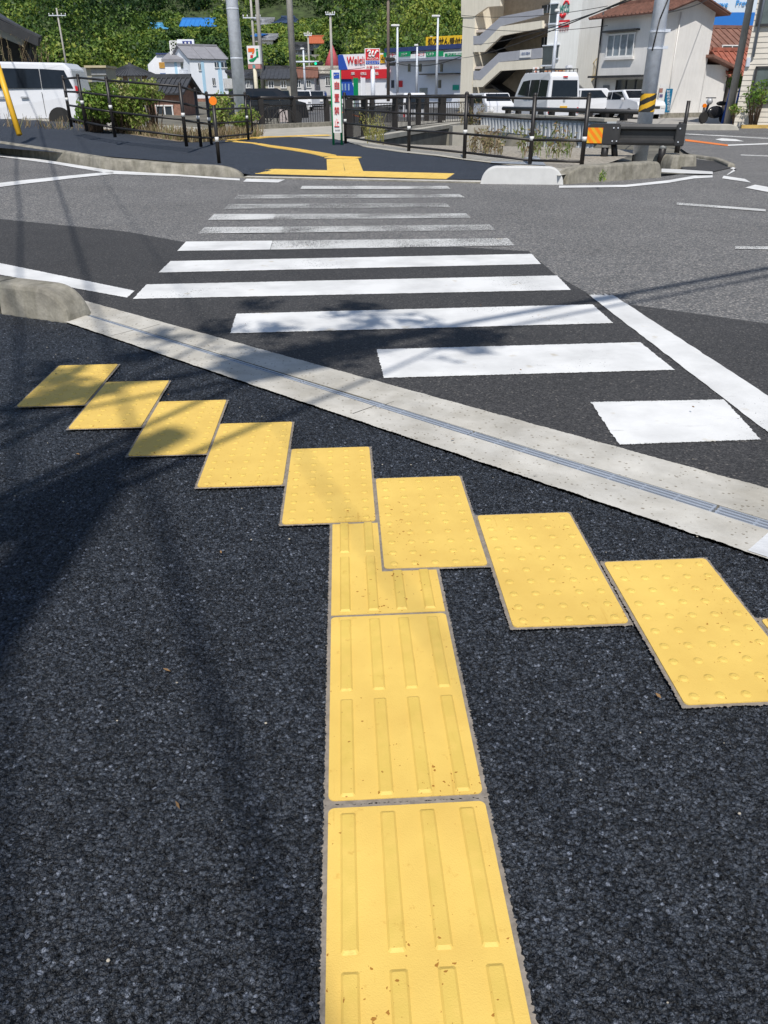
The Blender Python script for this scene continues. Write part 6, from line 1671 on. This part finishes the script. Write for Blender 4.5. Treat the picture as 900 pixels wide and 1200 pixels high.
# bicycle behind the left railing + tan panel
a_ = P(322, 146, 31.6); t = thing('bicycle', 'dark bicycle leaning behind the left bridge railing', 'bicycle', (a_.x-.6, a_.y, .05), R(5))
for x in (0, 1.05):
    mb = MB(); n = 20
    pts = [Vector((x+.33*math.cos(2*PI*k/n), 0, .34+.33*math.sin(2*PI*k/n))) for k in range(n+1)]; mb.tube(pts, .02, 6)
    for k in range(0, n, 2): mb.cyl((x, 0, .34), pts[k], .004, n=4)
    mb.build('wheel', M_tyre, t)
mb = MB()
for p_, q_ in (((0, .34), (.35, .75)), ((.35, .75), (.85, .8)), ((.35, .8), (.45, .3)), ((.45, .3), (.85, .75)), ((.45, .3), (0, .34)), ((.85, .95), (1.05, .34))): mb.cyl((p_[0], 0, p_[1]), (q_[0], 0, q_[1]), .018, n=6)
mb.build('frame', M_dgrey, t); mb = MB(); mb.box(.22, .46, -.06, .06, .83, .89); mb.build('saddle', M_tyre, t, bevel=.02); mb = MB(); mb.cyl((.83, -.25, .98), (.83, .25, .98), .014, n=6); mb.build('handlebar', M_steel, t)
v = VP((326, 33.6), (338, 33.6)); t = v.thing('leaning_panel', 'pale pinkish board standing behind the left bridge railing', 'board')
sub(v, (327, 128, 338, 143), mat('pink_grey_board', (.42, .37, .36), .8), t, 0, 'panel', .04)
# scooter by the white house
a_ = P(836, 144.5, 35.5); t = thing('scooter', 'black scooter parked between the orange topped post and the blue sheets', 'scooter', (a_.x, a_.y, max(0, a_.z)), R(200))
mb = MB(); mb.sphere((0, 0, .42), .3, 12, 8, (1.5, .5, .8)); mb.build('body', M_dkc, t, True)
mb = MB(); mb.sphere((-.25, 0, .74), .2, 12, 6, (1.3, .7, .45)); mb.build('seat', M_tyre, t, True)
mb = MB(); mb.cyl((.55, 0, .35), (.38, 0, .95), .05, n=8); mb.cyl((.38, -.28, .95), (.38, .28, .95), .02, n=6); mb.build('steering_column', M_dkc, t)
mb = MB(); mb.sphere((.42, 0, .82), .13, 10, 6); mb.build('headlight', M_rim, t, True)
for x in (-.5, .6):
    mb = MB(); mb.cyl((x, -.05, .22), (x, .05, .22), .22, n=18); mb.build('wheel', M_tyre, t, bevel=.015)

# ------------------------------------------------------------------ plants
def bush(label, centers, radii, per, leaf, m, name='bush', cat='bush', seed=1, tint=(.35, .75), group=None):
    c0 = np.array(centers[0]); g = np.random.default_rng(seed)
    base = (c0[0], c0[1], h0(c0[0], c0[1]))
    t = thing(name, label, cat, base, 0, group)
    C = np.array(centers)-np.array(base)
    v_, tt_ = leafcloud(C, radii, g.uniform(*tint, len(C)), per, leaf, .85, .4, seed)
    leafmesh('foliage', v_, tt_, m, t)
    mb = MB()
    for c in C:
        for k in range(3): mb.cyl((c[0]*.4+g.normal()*.05, c[1]*.4, 0), (c[0]+g.normal()*.12, c[1]+g.normal()*.1, c[2]), .02, .008, n=5)
    mb.build('stems', mat('stem_brown', (.12, .08, .05), .9), t)
    return t
def cl(px0, px1, py0, py1, D0, D1, n, r, seed):
    g = random.Random(seed); o = []
    for _ in range(n): q_ = P(g.uniform(px0, px1), g.uniform(py0, py1), g.uniform(D0, D1)); o.append((q_.x, q_.y, q_.z))
    return o
c = cl(98, 130, 108, 138, 21, 22.5, 26, .3, 1); bush('dense green hydrangea bush behind the fence, next to the minivan', c, [.25]*len(c), 150, .05, BUSH, seed=2)
c = cl(130, 164, 100, 140, 21.5, 23, 26, .3, 3); bush('tall flowering hydrangea bush with pale dry heads behind the middle of the left fence', c, [.25]*len(c), 150, .05, BUSH, seed=4, tint=(.4, .9))
c = cl(164, 184, 100, 116, 22.5, 24, 9, .3, 5); bush('yellowish green bush at the right end of the hydrangea row', c, [.22]*len(c), 120, .045, BUSH, seed=6, tint=(.55, .95))
c = cl(254, 266, 116, 143, 25.5, 26.5, 10, .25, 7); bush('small olive bush just left of the galvanised pole', c, [.28]*len(c), 110, .05, BUSH, seed=8, tint=(.5, .9))
c = cl(276, 296, 128, 145, 26.5, 27.5, 8, .25, 17); bush('low olive bush right of the galvanised pole behind the looped fence end', c, [.25]*len(c), 110, .05, BUSH, seed=18, tint=(.5, .9))
c = cl(860, 873, 124, 140, 33.5, 34.3, 12, .25, 9); bush('bright green spiky shrub in front of the siding building', c, [.24]*len(c), 110, .06, BUSH, seed=10, tint=(.5, .95))
c = cl(879, 905, 96, 126, 31.5, 33, 10, .3, 11); bush('loose conifer branches hanging over the right frame edge', c, [.3]*len(c), 50, .06, BUSH, seed=12, tint=(.2, .6), name='garden_conifer', cat='conifer')
c = cl(858, 866, 92, 100, 40, 41, 3, .25, 19); bush('small green shrub top behind the right blue sheet', c, [.4]*len(c), 120, .07, BUSH, seed=20)
def weeds(label, pxs, D0, h, n, m, seed, name='weed_clump', kind=None, lf=.03, fnz=None):
    g = np.random.default_rng(seed); vs = []; ti = []
    for k in range(n):
        px = g.uniform(*pxs[0]); py = g.uniform(*pxs[1]); x, y, z_ = GS(px, py) if D0 is None else tuple(P(px, py, D0))
        hh = h*g.uniform(.4, 1.1); lean = g.normal(size=2)*.25*hh; tt_ = g.random()
        for s_ in range(3):
            f0, f1 = s_/3, (s_+1)/3; w_ = .006*(1-f0*.6)
            a = np.array([x+lean[0]*f0**1.5, y+lean[1]*f0**1.5, z_+hh*f0]); b = np.array([x+lean[0]*f1**1.5, y+lean[1]*f1**1.5, z_+hh*f1])
            vs += [a-[w_, 0, 0], a+[w_, 0, 0], b+[w_, 0, 0], b-[w_, 0, 0]]; ti.append(tt_)
        for q_ in range(7):
            f = g.uniform(.25, 1.05); c_ = np.array([x+lean[0]*f**1.5, y+lean[1]*f**1.5, z_+hh*f])+g.normal(size=3)*.03
            a = g.normal(size=3); a /= np.linalg.norm(a); b = np.cross(a, g.normal(size=3)); b /= np.linalg.norm(b); s_ = lf*g.uniform(.5, 1.3)
            vs += [c_-a*s_, c_-b*s_*.4, c_+a*s_, c_+b*s_*.4]; ti.append(tt_+g.normal()*.1)
    o = leafmesh(name, np.array(vs), np.array(ti), m)
    return tag(o, label, 'weeds', None, 'stuff')
vlw = []
g = np.random.default_rng(5); vs = []; ti = []
for k in range(2600):
    f = g.random(); i = min(int(f*(len(vl)-1)), len(vl)-2); s_ = f*(len(vl)-1)-i
    x = vl[i][0]*(1-s_)+vl[i+1][0]*s_+g.uniform(0, .1); y = vl[i][1]*(1-s_)+vl[i+1][1]*s_+g.uniform(.1, 1.4); z_ = HS(x, y); hh = g.uniform(.06, .3); ln = g.normal(size=2)*.08
    vs += [(x-.008, y, z_), (x+.008, y, z_), (x+ln[0]+.003, y+ln[1], z_+hh), (x+ln[0]-.003, y+ln[1], z_+hh)]; ti.append(g.random())
tag(leafmesh('dry_grass', np.array(vs, float), np.array(ti), DRY), kind='stuff')
weeds('brown weeds against the pale wall block behind the right fence', ((548, 590), (176, 182)), None, .42, 60, DRY, 31, lf=.045)
weeds('green and brown weeds in front of the slotted canal wall', ((610, 668), (176, 186)), None, .5, 45, leafmat('mixed_weed', [(.25, .16, .08), (.09, .14, .03), (.2, .26, .08), (.2, .12, .07)]), 32, lf=.05)
weeds('yellowish weeds growing at the bridge corner beside the signboard', ((428, 450), (163, 170)), None, .6, 40, leafmat('yellow_weed', [(.2, .18, .05), (.3, .27, .08), (.14, .17, .04)]), 33, lf=.04)
weeds('brown weeds above the pale wall block near the bridge end', ((540, 575), (150, 153)), 32.5, .9, 50, DRY, 34, lf=.06)
weeds('tiny yellow green weed at the foot of the dark kerb stone', ((702, 708), (211, 213)), None, .12, 8, BUSH, 35, lf=.02)
weeds('dry pale stalks standing on the verge in front of the minivan roof', ((-5, 60), (78, 80)), 29., .9, 26, DRY, 36, lf=.03)

# ------------------------------------------------------------------ forest hill
xs = np.arange(-220, 240, 8); ys_ = np.arange(95, 340, 6)
hl = gridmesh('hill', xs, lambda x, t_: t_, ys_, np.vectorize(hz_), mat('hill_soil', (.05, .075, .022), .95, var=.5, scale=.6, bump=1., bscale=2.)); tag(hl, kind='structure')
g = np.random.default_rng(11); Cn = []; Rd = []; Ti = []
keep_out = [(176, 196, 26, 39, HD[(176, 196)]), (214, 252, 20, 37, HD[(214, 252)]), (365, 381, 42, 57, HD[(365, 381)]), (341, 365, 50, 72, HD[(341, 365)]), (294, 330, 44, 57, HD[(294, 303)]), (322, 352, 19, 32, HD[(322, 352)]), (298, 318, 21, 34, HD[(298, 318)]), (365, 376, 60, 72, HD[(341, 365)])]
import itertools
y = 112.
while y < 300:
    r0_ = 2.3+(y-108)*.008
    x = -.72*y
    while x < .72*y:
        xx = x+g.normal()*1.1; yy = y+g.normal()*1.3; rr_ = r0_*g.choice([.6, .95, 1.35, 1.9], p=[.3, .3, .25, .15])*g.uniform(.85, 1.15); z_ = hz_(xx, yy)+rr_*.75
        # projected position, to leave clearings round the hillside houses
        d_ = Vector((xx, yy, z_-CAMH)); zc_ = d_.dot(Fw); px_ = 450+FPX*d_.dot(Rt2)/zc_; py_ = 600-FPX*d_.dot(Up2)/zc_
        ok = True
        for a0, a1, b0, b1, dd_ in keep_out:
            m_ = rr_*1000/yy*.9
            if a0-.5*m_ < px_ < a1+.5*m_ and yy < dd_+6.5 and py_-1.1*m_ < b1:
                if yy > dd_-3:
                    if a0-.8*m_ < px_ < a1+.8*m_: ok = False; break
                    continue
                gp = py_+.75*m_; nr = (gp-b1-1)/1.85*yy/1000
                if nr < .35: ok = False; break
                rr_ = nr; z_ = hz_(xx, yy)+rr_*.75; py_ = gp-.75*rr_*1000/yy
        if ok and -30 < px_ < 930 and py_ > -40 and z_ > -3:
            Cn.append((xx, yy, z_)); Rd.append(rr_)
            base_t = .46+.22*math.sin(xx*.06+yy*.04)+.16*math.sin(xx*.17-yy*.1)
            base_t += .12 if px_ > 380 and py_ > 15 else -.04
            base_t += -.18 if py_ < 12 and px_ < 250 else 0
            Ti.append(np.clip(base_t+g.normal()*.21, .02, .98))
        x += r0_*1.35
    y += r0_*1.15
for _ in range(2300):
    px_, py_ = (g.uniform(285, 392), g.uniform(30, 80)) if _ % 3 else (g.uniform(160, 268), g.uniform(20, 62))
    if any(a0-2 < px_ < a1+2 and b0-3 < py_ < b1+3 for a0, a1, b0, b1, dd_ in keep_out): continue
    D_ = hillhit(px_, py_)
    if D_ > 200: continue
    q_ = P(px_, py_, D_); Cn.append((q_.x, q_.y, q_.z+.2)); Rd.append(g.uniform(.5, .95)); Ti.append(g.uniform(.3, .85))
print('crowns', len(Cn))
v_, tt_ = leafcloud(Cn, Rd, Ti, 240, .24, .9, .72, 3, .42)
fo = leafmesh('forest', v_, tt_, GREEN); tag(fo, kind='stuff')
# individual trees in front of the wood
def tree(label, px, by, D, h, rad, seed, tint=(.4, .7), per=330, leaf=.17):
    b = P(px, by, D); g = np.random.default_rng(seed); zb = min(b.z, 1.0)
    t = thing('broadleaf_tree', label, 'tree', (b.x, b.y, b.z), 0, 'single trees at the foot of the wooded hill')
    mb = MB(); mb.cyl((0, 0, -.5), (.1, 0, h*.45), .22, .14, n=8); tips = []
    for k in range(6):
        a = 2*PI*k/6+g.random(); e = Vector((math.cos(a)*rad*.6, math.sin(a)*rad*.6, h*g.uniform(.55, .85))); mb.cyl((.1, 0, h*.4), e, .09, .03, n=6); tips.append(e)
    mb.build('trunk', mat('bark', (.10, .075, .05), .95, var=.2), t, True)
    C = []; Rr = []
    for k in range(16):
        d = g.normal(size=3); d /= np.linalg.norm(d); rr = g.random()**.5
        C.append((d[0]*rad*.8*rr, d[1]*rad*.8*rr, h*.5+d[2]*h*.36*rr)); Rr.append(rad*g.uniform(.28, .48))
    v_, t_ = leafcloud(C, Rr, g.uniform(*tint, len(C)), per, leaf, .85, .45, seed); leafmesh('crown', v_, t_, GREEN, t)
    return t
def ptree(label, px, ty, by, seed, tint, D=None):
    D = D or hillhit(px, by); h = (by-ty)*D/1164*1.05; tree(label, px, by, D, h, h*.56, seed, tint, 200, .20)
ptree('rounded bright green tree above the dark hipped roof', 100, 58, 92, 51, (.5, .9))
ptree('darker broad tree left of the bright green one at the foot of the hill', 64, 55, 95, 52, (.3, .6))
ptree('large spreading tree beside the small light blue roofed building', 138, 36, 70, 53, (.35, .75))
ptree('dark tree in front of the long blue roof, left side', 206, 33, 55, 54, (.1, .4))
ptree('dark tree in front of the long blue roof, right side', 243, 34, 55, 55, (.15, .45))
ptree('dark green tree right of the orange red roofed house', 388, 47, 70, 56, (.05, .35))
ptree('yellow green tree above the convenience store sign', 322, 61, 82, 57, (.6, .95))
ptree('bright green tree beside the tip of the dark eaves', 52, 42, 80, 58, (.5, .85))
ptree('dense mid green tree above the white shed roofed building', 168, 50, 72, 59, (.3, .7))

# ------------------------------------------------------------------ overhead cables, and an unseen pole added behind the camera to cast shadow
def cable(pts, r=.012, sag=.3, n=24):
    a, b = map(Vector, pts); o = []
    for k in range(n+1):
        t_ = k/n; p = a.lerp(b, t_); p.z -= sag*4*t_*(1-t_); o.append(p)
    mb = MB(); mb.tube(o, r, 6); return mb
CABM = mat('cable_black', (.02, .02, .02), .6)
pb = Vector((-1.36, -3.6, 0))
t = thing('utility_pole', 'unseen concrete utility pole with shadow casting limbs, added behind the viewpoint', 'utility pole', tuple(pb+Vector((0, 0, .06))))
mb = MB(); mb.cyl((0, 0, -.3), (0, 0, 9.0), .15, .12, n=16); mb.build('shaft', M_polec, t, True)  # shaft placed so that its shadow falls on the near left pavement
mb = MB(); mb.cyl((-.45, .05, 8.0), (.25, 1.1, 8.05), .13, .09, n=16); mb.cyl((-.95, -.6, 8.0), (-.45, .05, 8.), .19, .14, n=14); mb.build('shadow_limb', CABM, t, True)  # cylinders added and shaped to cast the slanting limb of the left shadow
def add_cable(label, a, b, r, sag=.3, closures=()):
    mb = cable((a, b), r, sag); base = Vector(a)
    A, B = Vector(a), Vector(b)
    for f, ln, rr in closures:
        p = A.lerp(B, f); p.z -= sag*4*f*(1-f)+.03; q = A.lerp(B, f+ln/(B-A).length); q.z -= sag*4*f*(1-f)+.03; mb.cyl(p, q, rr, n=12)
    o = mb.build('overhead_cable', CABM); tag(o, label, 'cable')
def ln_(x): return -.89+.57*(x+.44)
eR = (17, ln_(17), 7.5); eW = (-11, ln_(-11), 7.5)
fx = lambda x: (x+11)/28
add_cable('thick telephone cable bundle crossing high above the near pavement', eW, eR, .035, .0, ((fx(-1.0), .95, .13), (fx(-.15), .35, .07), (fx(-1.9), .5, .09), (fx(1.3), .3, .06)))
add_cable('second telephone cable slung beside the thick bundle overhead', (-11, ln_(-11)-.25, 7.3), (17, ln_(17)+.1, 7.3), .02, .0, ((fx(-.9), .5, .07),))
eL = (-10.5, 23, 7.4)
add_cable('telephone cable running high along the left side of the street', (pb.x+3.5, pb.y-9.5, 7.7), eL, .016, .2)
add_cable('thicker power cable running high along the left side of the street', (pb.x+3.8, pb.y-9.5, 8.0), (eL[0]+.6, eL[1], 7.7), .018, .2)
add_cable('top wire running high along the left side of the street', (pb.x+4.1, pb.y-9.5, 8.7), (eL[0]+1.2, eL[1], 8.7), .007, .2)
for (x_, y_, lb) in ((eL[0], eL[1], 'concrete utility pole outside the frame at the left beside the road'), (17, ln_(17), 'concrete utility pole outside the frame at the right beside the road'), (-11, ln_(-11), 'concrete utility pole outside the frame behind the pavement on the left'), (pb.x+3.7, pb.y-9.5, 'concrete utility pole far behind the viewpoint')):
    t = thing('utility_pole', lb, 'utility pole', (x_, y_, 0)); mb = MB(); mb.cyl((0, 0, -.3), (0, 0, 9.8), .17, .11, n=14); mb.build('shaft', M_polec, t, True)
    mb = MB(); mb.box(-.8, .8, -.2, -.1, 8.8, 8.9); mb.build('crossarm', M_steel, t)
# unseen tree added behind the viewpoint so its thin crown dapples gutter and stripes
t = thing('shadow_tree', 'slender unseen tree added behind the viewpoint on the left to dapple the ground', 'tree', (-2.7, -2.3, .05))
mb = MB(); mb.cyl((0, 0, -.2), (.1, .1, 4.2), .09, .06, n=10); tips = []
for e in ((2.25, 2.1, 6.5), (1.75, 2.45, 6.7), (2.6, 2.6, 6.6), (1.1, 1.6, 6.5), (3.0, 2.2, 6.4), (.2, .6, 6.8)):
    mb.cyl((.1, .1, 4.0), e, .035, .012, n=6); tips.append(e)
mb.build('trunk', mat('bark', (.10, .075, .05), .95), t, True)
g3 = np.random.default_rng(77); C_ = []; R_ = []
for e, rad_ in zip(tips, (.36, .3, .3, .25, .26, .35)):
    for _ in range(4): C_.append(tuple(np.array(e)+g3.normal(size=3)*.2)); R_.append(rad_*g3.uniform(.5, 1))
v_, tt_ = leafcloud(C_, R_, [.5]*len(C_), 75, .045, .9, .1, 78); leafmesh('crown', v_, tt_, GREEN, t)
# cables seen in the distance
def dcable(label, a, b, r=.02, sag=.4):
    add_cable(label, tuple(P(*a)), tuple(P(*b)), r, sag)
dcable('thin cable from the striped pole to the apartment block', (766, -14, 16.6), (541, 68, 60), .014, .2)
dcable('thin cable crossing in front of the logo wall', (766, -10, 16.6), (556, 52, 58), .012, .2)
dcable('thin cable running level in front of the white panelled wing', (541, 31, 57), (712, 30, 45), .014, .25)
dcable('upper thin cable over the terrace railing of the beige wing', (541, 18, 57), (712, 7, 45), .014, .25)
dcable('dark cable from the striped pole to the gable of the white house', (766, 17, 16.8), (833, -3, 47), .016, .1)
dcable('low thin cable in front of the blue corner stripe', (300, 70, 66), (452, 74, 72), .02, .6)
dcable('thin cable in front of the slit windows of the supermarket', (452, 70, 72), (541, 66, 60), .025, .5)
